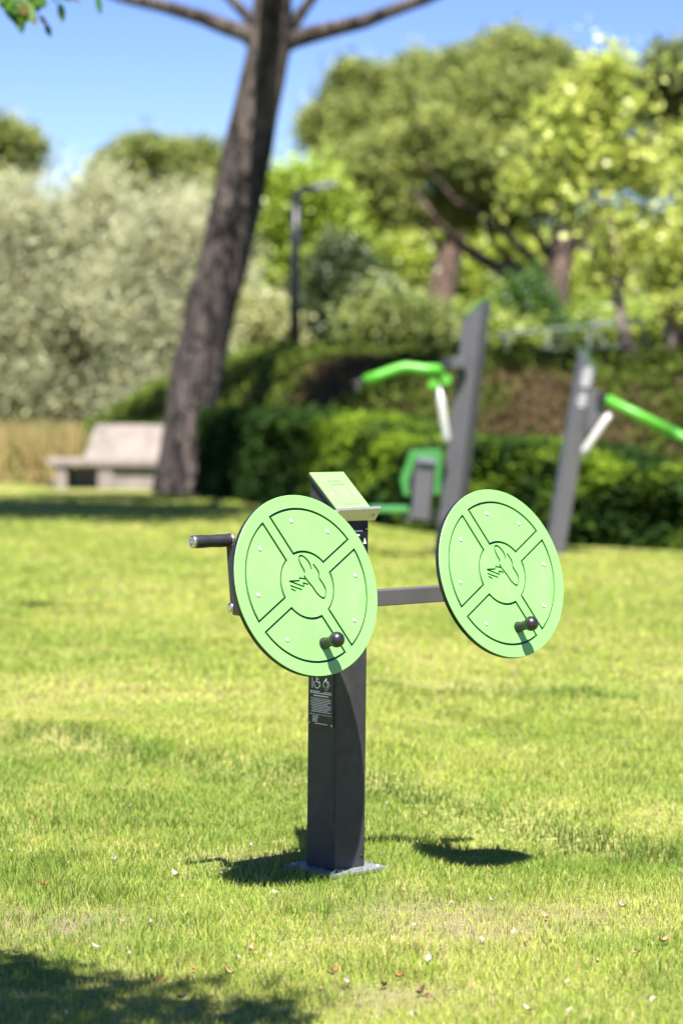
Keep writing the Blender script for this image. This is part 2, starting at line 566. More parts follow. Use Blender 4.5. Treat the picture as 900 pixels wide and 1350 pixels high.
def grass_band(y0, y1, dens, h, wd, seed, margin, xcl=None):
    rg = np.random.default_rng(seed)
    xw = y1 * 450 / F_PX + margin
    n = int(dens * (y1 - y0) * 2 * xw)
    x = rg.uniform(-xw, xw, n); y = rg.uniform(y0, y1, n)
    ok = np.abs(x) < (y * 450 / F_PX + margin)
    ok &= y < hedge_y(x) - 0.35
    b = bare(x, y)
    ok &= rg.random(n) > b * 0.75
    # not through the base plate or post
    u = (x - PX) * e1[0] + (y - PY) * e1[1]; v = (x - PX) * e2[0] + (y - PY) * e2[1]
    ok &= ~((np.abs(u) < 0.106) & (np.abs(v) < 0.106) & ((np.abs(u) < 0.090) & (np.abs(v) < 0.090) | (rg.random(n) > 0.65)))
    # patchiness
    pt = vnoise(x, y, 5, 41)
    ok &= rg.random(n) < 0.55 + 0.6 * pt
    x, y, b = x[ok], y[ok], b[ok]
    n = len(x)
    z = lawn_z(x, y)
    dry = dryness(x, y)
    # taller along the ridge foot and round the base plate
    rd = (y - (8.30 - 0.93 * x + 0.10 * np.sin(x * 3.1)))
    tall = 1 + 0.8 * np.exp(-((rd + 0.05) / 0.09) ** 2) + 0.35 * np.exp(-(((x - PX) ** 2 + (y - PY + 0.02) ** 2) / 0.09)) * (y > PY - 0.02) 
    hh = h * tall * rg.uniform(0.5, 1.35, n) * (0.75 + 0.6 * vnoise(x, y, 3.3, 43)) * (1 - 0.5 * b) * (1 - 0.25 * dry)
    ww = wd * rg.uniform(0.6, 1.3, n)
    g1 = np.array([0.15, 0.26, 0.032]); g2 = np.array([0.43, 0.50, 0.085]); st = np.array([0.56, 0.46, 0.21])
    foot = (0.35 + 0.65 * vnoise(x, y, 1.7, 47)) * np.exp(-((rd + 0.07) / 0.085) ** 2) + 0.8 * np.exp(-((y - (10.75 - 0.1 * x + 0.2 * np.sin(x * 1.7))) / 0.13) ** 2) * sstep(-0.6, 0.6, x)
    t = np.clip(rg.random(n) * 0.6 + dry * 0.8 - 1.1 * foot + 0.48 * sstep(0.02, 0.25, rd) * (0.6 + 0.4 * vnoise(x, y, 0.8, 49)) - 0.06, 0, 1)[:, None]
    c = g1 * (1 - t) + g2 * t
    s = (rg.random(n) < 0.04 + (0.20 * dry + 0.4 * b + 0.04 * sstep(0.05, 0.6, rd)) * (1 - np.clip(foot, 0, 1)))[:, None]
    st_c = st * (1 - 0.55 * b[:, None]) * np.array([1, 1, 1])
    c = np.where(s, st_c * rg.uniform(0.6, 1.1, (n, 1)), c)
    tf = sstep(0.66, 0.82, vnoise(x, y, 6.0, 48)) * (1 - b)
    hh = hh * (1 + 0.35 * tf); c = c * (1 - 0.14 * tf[:, None])
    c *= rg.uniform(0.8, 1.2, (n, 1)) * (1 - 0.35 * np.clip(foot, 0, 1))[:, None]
    a = rg.uniform(0, 2 * np.pi, n)
    lean = rg.uniform(0.1, 1.0, n) * hh
    la = rg.uniform(0, 2 * np.pi, n)
    dx, dy = np.cos(a) * ww / 2, np.sin(a) * ww / 2
    lx, ly = np.cos(la) * lean, np.sin(la) * lean
    V = np.zeros((n, 5, 3))
    V[:, 0] = np.stack([x - dx, y - dy, z - 0.004], 1)
    V[:, 1] = np.stack([x + dx, y + dy, z - 0.004], 1)
    V[:, 2] = np.stack([x - dx * .8 + lx * .35, y - dy * .8 + ly * .35, z + hh * .6], 1)
    V[:, 3] = np.stack([x + dx * .8 + lx * .35, y + dy * .8 + ly * .35, z + hh * .6], 1)
    V[:, 4] = np.stack([x + lx, y + ly, z + hh], 1)
    return V, c


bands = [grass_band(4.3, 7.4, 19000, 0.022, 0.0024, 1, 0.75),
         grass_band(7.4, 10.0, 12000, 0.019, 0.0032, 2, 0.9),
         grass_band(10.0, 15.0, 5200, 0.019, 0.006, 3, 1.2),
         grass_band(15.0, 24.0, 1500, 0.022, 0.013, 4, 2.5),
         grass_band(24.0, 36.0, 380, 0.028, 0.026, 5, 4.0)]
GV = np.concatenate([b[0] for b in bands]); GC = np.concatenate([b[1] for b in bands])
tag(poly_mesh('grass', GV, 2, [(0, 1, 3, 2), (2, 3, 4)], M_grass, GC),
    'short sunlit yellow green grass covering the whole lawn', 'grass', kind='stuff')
del GV, GC, bands


# ------------------------------------------------------------------ foliage
def leaf_quads(c, L, W, rg, up=0.0, face=0.9):
    """blades lie more or less flat to the light, as leaves do"""
    n = len(c)
    nr = rg.normal(size=(n, 3)) * 0.6 + np.array([0.02, -0.38, 0.9]) * face
    nr /= np.linalg.norm(nr, axis=1)[:, None]
    d = rg.normal(size=(n, 3)); d[:, 2] += up
    d -= nr * (d * nr).sum(1)[:, None]
    d /= np.linalg.norm(d, axis=1)[:, None]
    s = np.cross(nr, d)
    L = L * rg.uniform(0.7, 1.3, (n, 1)); W = W * rg.uniform(0.7, 1.3, (n, 1))
    V = np.zeros((n, 4, 3))
    V[:, 0] = c - d * L / 2
    V[:, 1] = c + s * W / 2 - d * L * 0.05
    V[:, 2] = c + d * L / 2
    V[:, 3] = c - s * W / 2 - d * L * 0.05
    return V


def crown(name, parent, lobes, n, sub, per, L, W, c1, c2, m, seed, shell=0.6, up=0.0, c3=None, base=None, low=-1.0, c3p=0.04):
    """lobes: (cx,cy,cz,rx,ry,rz); leaves gather in twiggy clumps of spread sub"""
    rg = np.random.default_rng(seed)
    lo = np.array(lobes, float)
    wt = (lo[:, 3] * lo[:, 4] + lo[:, 3] * lo[:, 5] + lo[:, 4] * lo[:, 5]); wt /= wt.sum()
    nc = max(1, n // per)
    k = rg.choice(len(lo), nc, p=wt)
    d = rg.normal(size=(nc, 3)); d /= np.linalg.norm(d, axis=1)[:, None]
    d[:, 2] = np.where(d[:, 2] < low, -d[:, 2], d[:, 2])
    r = rg.uniform(shell, 1.03, nc)[:, None]
    cc = lo[k, :3] + d * lo[k, 3:6] * r
    tone = np.clip(rg.normal(0.5, 0.28, nc), 0, 1)
    idx = np.repeat(np.arange(nc), per)
    off = rg.normal(size=(len(idx), 3)) * sub * rg.uniform(0.5, 1.3, nc)[idx][:, None]
    c = cc[idx] + off
    V = leaf_quads(c, L, W, rg, up)
    t = np.clip(tone[idx] + rg.normal(0, 0.15, len(idx)), 0, 1)[:, None]
    col = np.array(c1) * (1 - t) + np.array(c2) * t
    if c3 is not None:
        mk = (rg.random(nc) < c3p)[idx][:, None]
        col = np.where(mk, np.array(c3), col)
    if base is not None:
        V = V - np.array(base)
    return poly_mesh(name, V, 1, [(0, 1, 2, 3)], m, col, parent)


def lb(px, py, Y, rpx, rpy, ry=None, dY=0.0):
    c = at(px, py, Y + dY)
    s = (Y + dY) / F_PX
    rx = rpx * s
    return (c[0], c[1], c[2], rx, ry if ry else rx * 0.8, rpy * s)


def tree(name, base, label, cat, trunk_paths, lobes, n, sub, per, L, W, c1, c2, lm, bm_, seed, shell=0.6, group=None, crown_name='crown', c3=None, low=-1.0, up=0.0, wob=0.06, c3p=0.04):
    root = empty(name, tuple(base), label, cat, group)
    rr = random.Random(seed)
    tb = MB(base)
    tb.tube(trunk_paths[0][0], trunk_paths[0][1], 14, wob=wob, rnd=rr)
    tb.build('trunk', bm_, root)
    for pts, rad in trunk_paths[1:]:
        q = MB(base); q.tube(pts, rad, 9, wob=wob, rnd=rr); q.build('limb', bm_, root)
    if lobes:
        crown(crown_name, root, lobes, n, sub, per, L, W, c1, c2, lm, seed, shell, up, c3, base, low, c3p)
    return root


# ------------------------------------------------------------------ THE ARM MACHINE
PB = np.array([PX, PY, 0.0])
up3 = np.array([0, 0, 1.0])
mach = empty('arm_exercise_machine', (PX, PY, 0), 'charcoal arm exercise machine with two pale green discs, standing in the foreground grass', 'exercise machine')
mo = (PX, PY, 0)


def W_(a, b, z):
    """machine frame: a along e1 (towards its user), b along e2, z up"""
    return PB + e1 * a + e2 * b + up3 * z


hs_ = 0.06
# post with a slanting top
mb = MB(mo)
prof = [W_(-hs_, -hs_, 0.012), W_(hs_, -hs_, 0.012), W_(hs_, -hs_, 1.018), W_(-hs_, -hs_, 1.122)]
mb.prism(prof, e2 * 2 * hs_)
post = mb.build('post', M_coat, mach, 0.007, 3)
mb = MB(mo); mb.box(W_(0, 0, 0.008), e1, e2, up3, 0.107, 0.107, 0.005)
# folded foot skirt of the post
plate = mb.build('base_plate', M_galv, mach, 0.002)
for a_, b_ in ((0.085, 0.085), (0.085, -0.085), (-0.085, 0.085), (-0.085, -0.085)):
    mb = MB(mo); mb.lathe(W_(a_, b_, 0.0127), up3, [(0, 0.008), (0.0015, 0.008), (0.0015, 0.0055), (0.005, 0.0055), (0.006, 0.003)], 8)
    mb.build('bolt', M_screw, plate)
mb = MB(mo); mb.lathe(W_(0.0605, 0.045, 0.045), e1, [(0, 0.004), (0.002, 0.004), (0.003, 0.002)], 10); mb.build('screw', M_core, post)

# slanted tablet board
sl = np.array([0.125, 0, -0.104]); sl_len = float(np.linalg.norm(sl))
sd = (e1 * 0.125 + up3 * -0.104) / sl_len            # down the slope
sn = np.cross(e2, sd); sn = sn if sn[2] > 0 else -sn
top_c = W_(-0.002, 0, 1.0745)


def S_(u, v, h):
    """board frame: u across (e2), v down the slope, h out of the board"""
    return top_c + e2 * u + sd * v + sn * h


pc = MB(mo); pc.box(S_(0, 0, 0.006), e2, sd, sn, 0.0655, 0.083, 0.0045)
board_back = pc.build('board_backing', M_core, mach, 0.001)
pf = MB(mo); pf.box(S_(0, 0, 0.0125), e2, sd, sn, 0.0645, 0.082, 0.002)
board = pf.build('tablet_board', M_green, mach, 0.0008)


def ribbon_cutter(bm, pts, wdt, closed, o, ux, uy, un, z0, z1):
    """box per segment plus round joints, all closed solids"""
    n = len(pts)
    segs = [(i, (i + 1) % n) for i in range(n if closed else n - 1)]
    for i, j in segs:
        a = np.array(pts[i]); b = np.array(pts[j]); d = b - a; l = np.linalg.norm(d)
        if l < 1e-6: continue
        d /= l; p = np.array([-d[1], d[0]]) * wdt / 2
        e = d * wdt * 0.35
        q = [a - e - p, b + e - p, b + e + p, a - e + p]
        lo = [bm.verts.new(Vector(o + ux * x + uy * y + un * z0)) for x, y in q]
        hi = [bm.verts.new(Vector(o + ux * x + uy * y + un * z1)) for x, y in q]
        bm.faces.new(lo[::-1]); bm.faces.new(hi)
        for k in range(4):
            bm.faces.new((lo[k], lo[(k + 1) % 4], hi[(k + 1) % 4], hi[k]))


def offset_closed(pts, d):
    n = len(pts); out = []
    P = [np.array(p, float) for p in pts]
    for i in range(n):
        a = P[i] - P[i - 1]; b = P[(i + 1) % n] - P[i]
        a /= np.linalg.norm(a); b /= np.linalg.norm(b)
        na = np.array([-a[1], a[0]]); nb = np.array([-b[1], b[0]])
        m = na + nb; m /= np.linalg.norm(m)
        out.append(P[i] + m * d / max(0.4, m @ na))
    return out


def ring_cutter(bm, pts, wdt, z0, z1):
    A = offset_closed(pts, wdt / 2); B = offset_closed(pts, -wdt / 2); n = len(pts)
    v = {}
    for nm, Q, z in (('al', A, z0), ('ah', A, z1), ('bl', B, z0), ('bh', B, z1)):
        v[nm] = [bm.verts.new((q[0], q[1], z)) for q in Q]
    for i in range(n):
        j = (i + 1) % n
        bm.faces.new((v['ah'][i], v['ah'][j], v['bh'][j], v['bh'][i]))
        bm.faces.new((v['al'][j], v['al'][i], v['bl'][i], v['bl'][j]))
        bm.faces.new((v['al'][i], v['al'][j], v['ah'][j], v['ah'][i]))
        bm.faces.new((v['bl'][j], v['bl'][i], v['bh'][i], v['bh'][j]))


def smooth_line(pts, it=2, closed=False):
    P = [np.array(p, float) for p in pts]
    for _ in range(it):
        Q = []
        n = len(P)
        if not closed: Q.append(P[0])
        for i in range(n if closed else n - 1):
            a, b = P[i], P[(i + 1) % n]
            Q += [a * .75 + b * .25, a * .25 + b * .75]
        if not closed: Q.append(P[-1])
        P = Q
    return P


def open_cutter(bm, pts, wdt, z0, z1):
    P = [np.array(p, float) for p in pts]
    n = len(P); A = []; B = []
    for i in range(n):
        t = P[min(i + 1, n - 1)] - P[max(i - 1, 0)]
        t /= np.linalg.norm(t); p = np.array([-t[1], t[0]]) * wdt / 2
        A.append(P[i] + p); B.append(P[i] - p)
    v = {}
    for nm, Q, z in (('al', A, z0), ('ah', A, z1), ('bl', B, z0), ('bh', B, z1)):
        v[nm] = [bm.verts.new((q[0], q[1], z)) for q in Q]
    for i in range(n - 1):
        j = i + 1
        bm.faces.new((v['ah'][i], v['ah'][j], v['bh'][j], v['bh'][i]))
        bm.faces.new((v['al'][j], v['al'][i], v['bl'][i], v['bl'][j]))
        bm.faces.new((v['al'][i], v['al'][j], v['ah'][j], v['ah'][i]))
        bm.faces.new((v['bl'][j], v['bl'][i], v['bh'][i], v['bh'][j]))
    bm.faces.new((v['al'][0], v['ah'][0], v['bh'][0], v['bl'][0]))
    bm.faces.new((v['al'][-1], v['bl'][-1], v['bh'][-1], v['ah'][-1]))


def carve(base_bm, cutters, floor_z, top_z):
    """cut every closed cutter bmesh out of base_bm (local coordinates, face at top_z)"""
    me = bpy.data.meshes.new('carved')
    base_bm.to_mesh(me); base_bm.free()
    ob = bpy.data.objects.new('carved', me); COL.objects.link(ob)
    for cb in cutters:
        bmesh.ops.recalc_face_normals(cb, faces=cb.faces)
        cm = bpy.data.meshes.new('cut'); cb.to_mesh(cm); cb.free()
        co = bpy.data.objects.new('cut', cm); COL.objects.link(co)
        md = ob.modifiers.new('b', 'BOOLEAN'); md.operation = 'DIFFERENCE'; md.solver = 'EXACT'; md.object = co
        dg = bpy.context.evaluated_depsgraph_get()
        nm = bpy.data.meshes.new_from_object(ob.evaluated_get(dg))
        ob.modifiers.clear()
        ob.data = nm
        bpy.data.objects.remove(co)
    me = ob.data
    bpy.data.objects.remove(ob)
    return me


# the turning disc, local frame x along e2, y up the face, z out of the face
RD = 0.246
TILT = R_(16)
dn = e1 * math.cos(TILT) + up3 * math.sin(TILT)
du = np.cross(dn, e2); du = du if du[2] > 0 else -du
ROT = 30.0
GW = 0.0068


def sector(mid):
    ro, ri, hw = 0.208, 0.091, 0.0165
    pts = []
    a0 = mid - 45; a1 = mid + 45
    def edge(r, a, sgn):
        off = math.degrees(math.asin(hw / r))
        return a + sgn * off
    A0, A1 = edge(ro, a0, 1), edge(ro, a1, -1)
    for k in range(25):
        a = R_(A0 + (A1 - A0) * k / 24); pts.append((ro * math.cos(a), ro * math.sin(a)))
    B1, B0 = edge(ri, a1, -1), edge(ri, a0, 1)
    for k in range(13):
        a = R_(B1 + (B0 - B1) * k / 12); pts.append((ri * math.cos(a), ri * math.sin(a)))
    return pts


cut = []
for q in range(4):
    cb = bmesh.new(); ring_cutter(cb, sector(ROT + 45 + 90 * q), GW, -0.0045, 0.004); cut.append(cb)
sx, sy = -0.004, -0.004
strokes = [
    smooth_line([(-0.0002, 0.0352), (0.0023, 0.0411), (-0.0086, 0.0609), (-0.0111, 0.0789), (-0.0011, 0.0860), (0.0126, 0.078), (0.0246, 0.0625), (0.0272, 0.0451)], 2),
    smooth_line([(0.0356, 0.0597), (0.0475, 0.0436), (0.0517, 0.0314), (0.0482, 0.0196), (0.0583, 0.0057), (0.0660, -0.0141), (0.058, -0.0352), (0.0453, -0.0335), (0.0293, -0.0183), (0.0212, -0.003), (0.003, 0.0187), (-0.003, 0.0300)], 2),
]
for st_ in strokes:
    cb = bmesh.new(); open_cutter(cb, [(p[0] + sx, p[1] + sy) for p in st_], 0.0056, -0.0040, 0.004); cut.append(cb)
for seg_ in ([(-0.0005, 0.0203), (-0.0189, 0.0241)], [(-0.0189, 0.0241), (-0.0214, 0.0168)], [(-0.0214, 0.0168), (-0.0569, 0.017)], [(-0.0569, 0.017), (-0.009, -0.0001)],
             [(-0.009, -0.0001), (-0.0097, 0.0103)], [(-0.0097, 0.0103), (0.0076, 0.0051)], [(-0.0558, 0.0051), (-0.0185, -0.008)], [(-0.0552, -0.0038), (-0.0414, -0.0104)]):
    a = np.array(seg_[0]) + (sx, sy); b = np.array(seg_[1]) + (sx, sy); d = (b - a) / np.linalg.norm(b - a) * 0.0012
    cb = bmesh.new(); open_cutter(cb, [a - d, b + d], 0.0048, -0.0038 - random.random() * 0.0003, 0.004); cut.append(cb)

bb = bmesh.new()
prof_d = [(-0.0165, RD - 0.0015), (-0.015, RD), (-0.0012, RD), (0.0, RD - 0.0012)]
SEG = 160
rings = [[bb.verts.new((r * math.cos(2 * math.pi * k / SEG), r * math.sin(2 * math.pi * k / SEG), z)) for k in range(SEG)] for z, r in prof_d]
for i in range(3):
    for k in range(SEG):
        bb.faces.new((rings[i][k], rings[i][(k + 1) % SEG], rings[i + 1][(k + 1) % SEG], rings[i + 1][k]))
bb.faces.new(rings[0][::-1]); bb.faces.new(rings[-1])
disc_me = carve(bb, cut, -0.004, 0.0)
disc_me.name = 'disc'
disc_me.materials.clear(); disc_me.materials.append(M_green); disc_me.materials.append(M_core)
for f in disc_me.polygons:
    c = f.center; f.use_smooth = False
    if f.normal.z > 0.9 and c.z < -0.002: f.material_index = 1
    elif c.z < -0.003 and math.hypot(c.x, c.y) > RD - 0.004: f.material_index = 1
    elif f.normal.z < -0.5: f.material_index = 1
    else: f.material_index = 0
    if math.hypot(c.x, c.y) > RD - 0.004 and abs(f.normal.z) < 0.3: f.use_smooth = False

Rm = Matrix((tuple(e2), tuple(du), tuple(dn))).transposed()


def D_(c, x, y, z):
    return c + e2 * x + du * y + dn * z


for sgn, lab in ((-1, 'nearer pale green disc with engraved ring segments and black knob'), (1, 'farther pale green disc on the right end of the bar, engraved with ring segments')):
    dc = W_(0.29, 0.37 * sgn, 0.855)
    d = link('disc', disc_me if sgn < 0 else disc_me.copy(), mach)
    d['label'] = lab
    me = d.data
    me2 = me
    d.matrix_parent_inverse = Matrix.Identity(4)
    M4 = Rm.to_4x4(); M4.translation = Vector(dc) - Vector(mo)
    d.matrix_local = M4
    # knob
    ka = R_(277)
    kx, ky = 0.161 * math.cos(ka), 0.161 * math.sin(ka)
    def dpart(name, m, fn):
        b_ = bmesh.new(); q = MB(); q.bm.free(); q.bm = b_
        fn(q)
        return q.build(name, m, d)
    kn = dpart('knob', M_ball, lambda q: q.lathe((kx, ky, 0.0005), (0, 0, 1),
               [(0, 0.016), (0.004, 0.016), (0.006, 0.014), (0.030, 0.013), (0.036, 0.0135)] +
               [(0.053 - 0.0215 * math.cos(t), 0.0215 * math.sin(t)) for t in np.linspace(0.75, math.pi - 0.02, 14)], 32))
    for ang in (54, 96, 144, 186, 234, 324, 6):
        x, y = 0.176 * math.cos(R_(ang)), 0.176 * math.sin(R_(ang))
        s_ = dpart('screw', M_screw, lambda q: q.lathe((x, y, 0.0004), (0, 0, 1), [(0, 0.0062), (0.0010, 0.0060), (0.0018, 0.0045), (0.0018, 0.0024), (0.0006, 0.0022)], 16))
    # hub behind the disc
    hb = MB(mo); hb.lathe(D_(dc, 0, 0, -0.017), -dn, [(0, 0.045), (0.012, 0.045), (0.014, 0.028), (0.06, 0.028), (0.062, 0.02)], 28)
    hb.build('hub', M_coat, mach)
    br = MB(mo); br.bar(D_(dc, 0, -0.0, -0.075), W_(0.09, 0.37 * sgn, 0.80), 0.02, 0.006, e2)
    br.build('bracket', M_coat, mach, 0.001)

# crossbar, arm from the post
ZB = 0.784
mb = MB(mo); mb.bar(W_(0.084, -0.443, ZB), W_(0.084, 0.443, ZB), 0.02, 0.023)
cb_ = mb.build('crossbar', M_greycoat, mach, 0.004, 3); cb_['label'] = 'charcoal square crossbar joining the two discs'
mb = MB(mo); mb.box(W_(0.062, 0, ZB), e1, e2, up3, 0.0025, 0.05, 0.036); mb.build('mounting_plate', M_coat, mach, 0.001)
for sgn in (-1, 1):
    top = 0.178 if sgn < 0 else 0.10
    y0, y1 = 0.445 * sgn, 0.457 * sgn
    p0 = W_(0.094, (y0 + y1) / 2 + 0.004 * sgn, ZB - 0.01); p1 = W_(0.070, (y0 + y1) / 2 + 0.004 * sgn, ZB + 0.186)
    mb = MB(mo); mb.bar(p0, p1, 0.006, 0.014, e1)
    ca = mb.build('crank_arm', M_coat, mach, 0.002)
    mb = MB(mo); mb.lathe(W_(0.084, 0.461 * sgn, ZB), e2 * sgn, [(0, 0.013), (0.006, 0.013), (0.009, 0.008)], 16)
    mb.build('axle_cap', M_steel, ca)
    c0 = W_(0.071, 0.462 * sgn, ZB + 0.181)
    mb = MB(mo)
    pr = [(0, 0.013), (0.004, 0.0185), (0.007, 0.0175)]
    pr += [(0.012 + 0.0055 * i, 0.0168 + 0.0006 * (i % 2) + 0.0006 * math.sin(i * 0.5)) for i in range(19)]
    pr += [(0.118, 0.0175), (0.121, 0.0165)]
    mb.lathe(c0, e2 * sgn, pr, 28)
    hg = mb.build('hand_grip', M_rubber, mach)
    mb = MB(mo); mb.lathe(Vector(c0) + Vector(e2 * sgn) * 0.121, e2 * sgn, [(0, 0.0175), (0.004, 0.0172), (0.007, 0.014), (0.0071, 0.008), (0.0055, 0.0075), (0.0055, 0.001)], 24)
    mb.build('end_cap', M_steel, hg)
    mb = MB(mo); mb.lathe(Vector(c0) - Vector(e2 * sgn) * 0.010, e2 * sgn, [(0, 0.015), (0.004, 0.019), (0.008, 0.019), (0.010, 0.013)], 24)
    mb.build('collar', M_steel, hg)

# ledge at the foot of the tablet board: bent aluminium
lc = S_(0, 0.083, 0)
mb = MB(mo)
ed0 = 0.083
lp = [S_(-0.08, ed0 - 0.006, 0.014), S_(-0.08, ed0 + 0.004, 0.034), S_(-0.08, ed0 + 0.008, 0.034), S_(-0.08, ed0 + 0.012, 0.030), S_(-0.08, ed0 + 0.014, -0.012), S_(-0.08, ed0 - 0.002, -0.012)]
mb.prism(lp, e2 * 0.16)
led = mb.build('ledge', M_alu, mach, 0.002, 2)
mb = MB(mo); mb.lathe(S_(0.062, ed0 + 0.0136, 0.008), sd, [(0, 0.0045), (0.0015, 0.004), (0.0018, 0.002)], 12); mb.build('screw', M_screw, led)


def strokes_on(parent, m, o, ux, uy, un, segs, name, z=0.0006):
    """flat print on a board: each seg (x0,y0,x1,y1,width)"""
    b_ = bmesh.new()
    for i, (x0, y0, x1, y1, wd) in enumerate(segs):
        a = np.array([x0, y0]); b = np.array([x1, y1]); d = b - a; l = np.linalg.norm(d)
        d = d / l; p = np.array([-d[1], d[0]]) * wd / 2
        zz = z + 0.00001 * (i % 7)
        b_.faces.new([b_.verts.new(Vector(o + ux * q[0] + uy * q[1] + un * zz)) for q in (a - p, b - p, b + p, a + p)])
    bmesh.ops.translate(b_, verts=b_.verts, vec=-Vector(mo))
    me = bpy.data.meshes.new(name); b_.to_mesh(me); b_.free(); me.materials.append(m)
    return link(name, me, parent)


# telephone outline engraved in the board (raised dark lines kept thin)
def rrect(x0, y0, x1, y1, wd):
    c = 0.006
    pts = [(x0 + c, y0), (x1 - c, y0), (x1, y0 + c), (x1, y1 - c), (x1 - c, y1), (x0 + c, y1), (x0, y1 - c), (x0, y0 + c)]
    return [(*pts[i], *pts[(i + 1) % 8], wd) for i in range(8)]


M_groove = mat('dark green groove', (0.05, 0.16, 0.04), 0.6, 0, 0.05, 30)
M_palegroove = mat('mid green groove', (0.17, 0.38, 0.12), 0.6, 0, 0.05, 30)
so = S_(0.004, 0.002, 0.0146)
seg_ph = [(-0.022, 0.045, 0.020, 0.045, 0.003), (0.020, 0.045, 0.026, 0.041, 0.003), (-0.022, 0.045, -0.026, 0.041, 0.003), (-0.026, 0.030, 0.028, 0.030, 0.0028),
          (-0.022, -0.052, 0.026, -0.052, 0.0026), (-0.003, 0.038, 0.002, 0.038, 0.0022), (0.008, 0.038, 0.010, 0.038, 0.002)]
strokes_on(board, M_groove, so, e2, -sd, sn, seg_ph[:4] + seg_ph[5:], 'engraved_line', 0.0002)
strokes_on(board, M_groove, so, e2, -sd, sn, seg_ph[4:5], 'engraved_line', 0.0002)
strokes_on(board, M_palegroove, so, e2, -sd, sn, [(-0.027, 0.041, -0.027, -0.062, 0.0016), (0.028, 0.041, 0.028, -0.062, 0.0022), (-0.023, -0.066, 0.024, -0.066, 0.0016)], 'phone_edge', 0.0004)
for u_ in (-0.043, 0.046):
    mb = MB(mo); mb.lathe(S_(u_, 0.008, 0.0146), sn, [(0, 0.0042), (0.0008, 0.004), (0.0012, 0.0028), (0.0004, 0.0014)], 12)
    mb.build('screw', M_screw, board)

# instruction sign on the left face (normal -e2), text columns too small to read: line blocks
sg = MB(mo); so_ = W_(0, -hs_ - 0.0002, 0)
sg.box(W_(0.0, -hs_ - 0.0015, 0.535), e1, e2, up3, 0.0535, 0.0015, 0.115)
sign = sg.build('instruction_sign', M_sign, mach, 0.0006)
so2 = W_(0.0, -hs_ - 0.003, 0.535)
segs = []
rr = random.Random(4)


def textline(y, x0, x1, h, ragged=0.0):
    x = x0 + rr.uniform(0, ragged)
    while x < x1 - 0.002:
        wl = rr.uniform(0.003, 0.009)
        e = min(x + wl, x1)
        segs.append((x, y, e, y, h)); x = e + 0.0011


# wheelchair symbol
cx, cy, rw = -0.016, 0.004, 0.0125
for k in range(14):
    a0, a1 = R_(150 + 17.5 * k), R_(150 + 17.5 * (k + 1))
    segs.append((cx + rw * math.cos(a0), cy + rw * math.sin(a0), cx + rw * math.cos(a1), cy + rw * math.sin(a1), 0.0028))
segs += [(cx - 0.001, cy + 0.020, cx - 0.001, cy + 0.004, 0.005), (cx - 0.001, cy + 0.005, cx + 0.009, cy + 0.005, 0.0034), (cx + 0.009, cy + 0.005, cx + 0.013, cy - 0.008, 0.003),
         (cx, cy + 0.014, cx + 0.008, cy + 0.013, 0.0024), (cx - 0.003, cy + 0.0255, cx + 0.003, cy + 0.0255, 0.006), (-0.036, 0.022, -0.036, -0.010, 0.003)]
# second symbol: a square on its corner with a bent arrow
cx = 0.024
q = [(cx, 0.022), (cx + 0.016, 0.004), (cx, -0.012), (cx - 0.016, 0.004)]
segs += [(*q[i], *q[(i + 1) % 4], 0.0012) for i in range(4)]
segs += [(cx - 0.004, 0.018, cx + 0.009, 0.004, 0.003), (cx + 0.009, 0.004, cx + 0.001, -0.004, 0.003), (cx + 0.004, 0.014, cx + 0.010, 0.009, 0.003)]
for y, x0, x1, h in ((0.048, -0.02, 0.03, 0.004), (0.040, 0.002, 0.02, 0.0035), (0.060, -0.04, 0.04, 0.004), (0.070, -0.03, 0.03, 0.002), (0.077, -0.03, 0.03, 0.002), (0.092, -0.035, 0.035, 0.006),
                     (-0.018, -0.044, -0.004, 0.0026), (-0.018, 0.014, 0.046, 0.0022), (-0.0225, -0.044, 0.046, 0.0030), (-0.030, -0.030, 0.034, 0.0036)):
    textline(y, x0, x1, h)
for i in range(9):
    textline(-0.038 - i * 0.0047, -0.044 + (0.004 if i % 2 else 0), 0.044 - (0.012 if i % 4 == 3 else 0), 0.0018, 0.006)
segs.append((-0.047, -0.0835, 0.047, -0.0835, 0.0010))
for i in range(5):
    textline(-0.0885 - i * 0.0038, -0.034, -0.006 - rr.uniform(0, .008), 0.0018)
textline(-0.1095, -0.024, 0.03, 0.002)
strokes_on(sign, M_print, so2, e1, up3, -e2, segs, 'sign_print', 0.0003)
for a_ in (-0.048, 0.048):
    for zz in (0.425, 0.645):
        mb = MB(mo); mb.lathe(W_(a_, -hs_ - 0.003, zz), -e2, [(0, 0.0036), (0.0012, 0.0034), (0.0016, 0.002)], 12); mb.build('rivet', M_screw, sign)
# second sign high on the right face
sg = MB(mo); sg.box(W_(hs_ + 0.0015, 0.0, 0.905), e1, e2, up3, 0.0015, 0.0545, 0.092)
sign2 = sg.build('exercise_sign', M_sign, mach, 0.0006)
segs = []
for y, x0, x1, h in ((0.070, -0.04, 0.036, 0.004), (0.058, -0.03, 0.022, 0.005), (0.026, 0.012, 0.030, 0.003), (0.006, -0.04, 0.038, 0.0024), (0.000, -0.04, 0.04, 0.0024), (-0.03, -0.03, 0.03, 0.003), (-0.04, -0.04, 0.04, 0.003), (-0.05, -0.04, 0.03, 0.003)):
    textline(y, x0, x1, h)
segs += [(0.038, 0.034, 0.042, 0.048, 0.003), (0.046, 0.034, 0.042, 0.048, 0.003), (0.036, 0.035, 0.048, 0.035, 0.004), (-0.02, 0.03, 0.0, 0.045, 0.003), (0.0, 0.045, 0.01, 0.03, 0.003)]
strokes_on(sign2, M_print, W_(hs_ + 0.003, 0, 0.905), e2, up3, e1, [q for q in segs if q[1] > -0.015], 'sign_print', 0.0003)
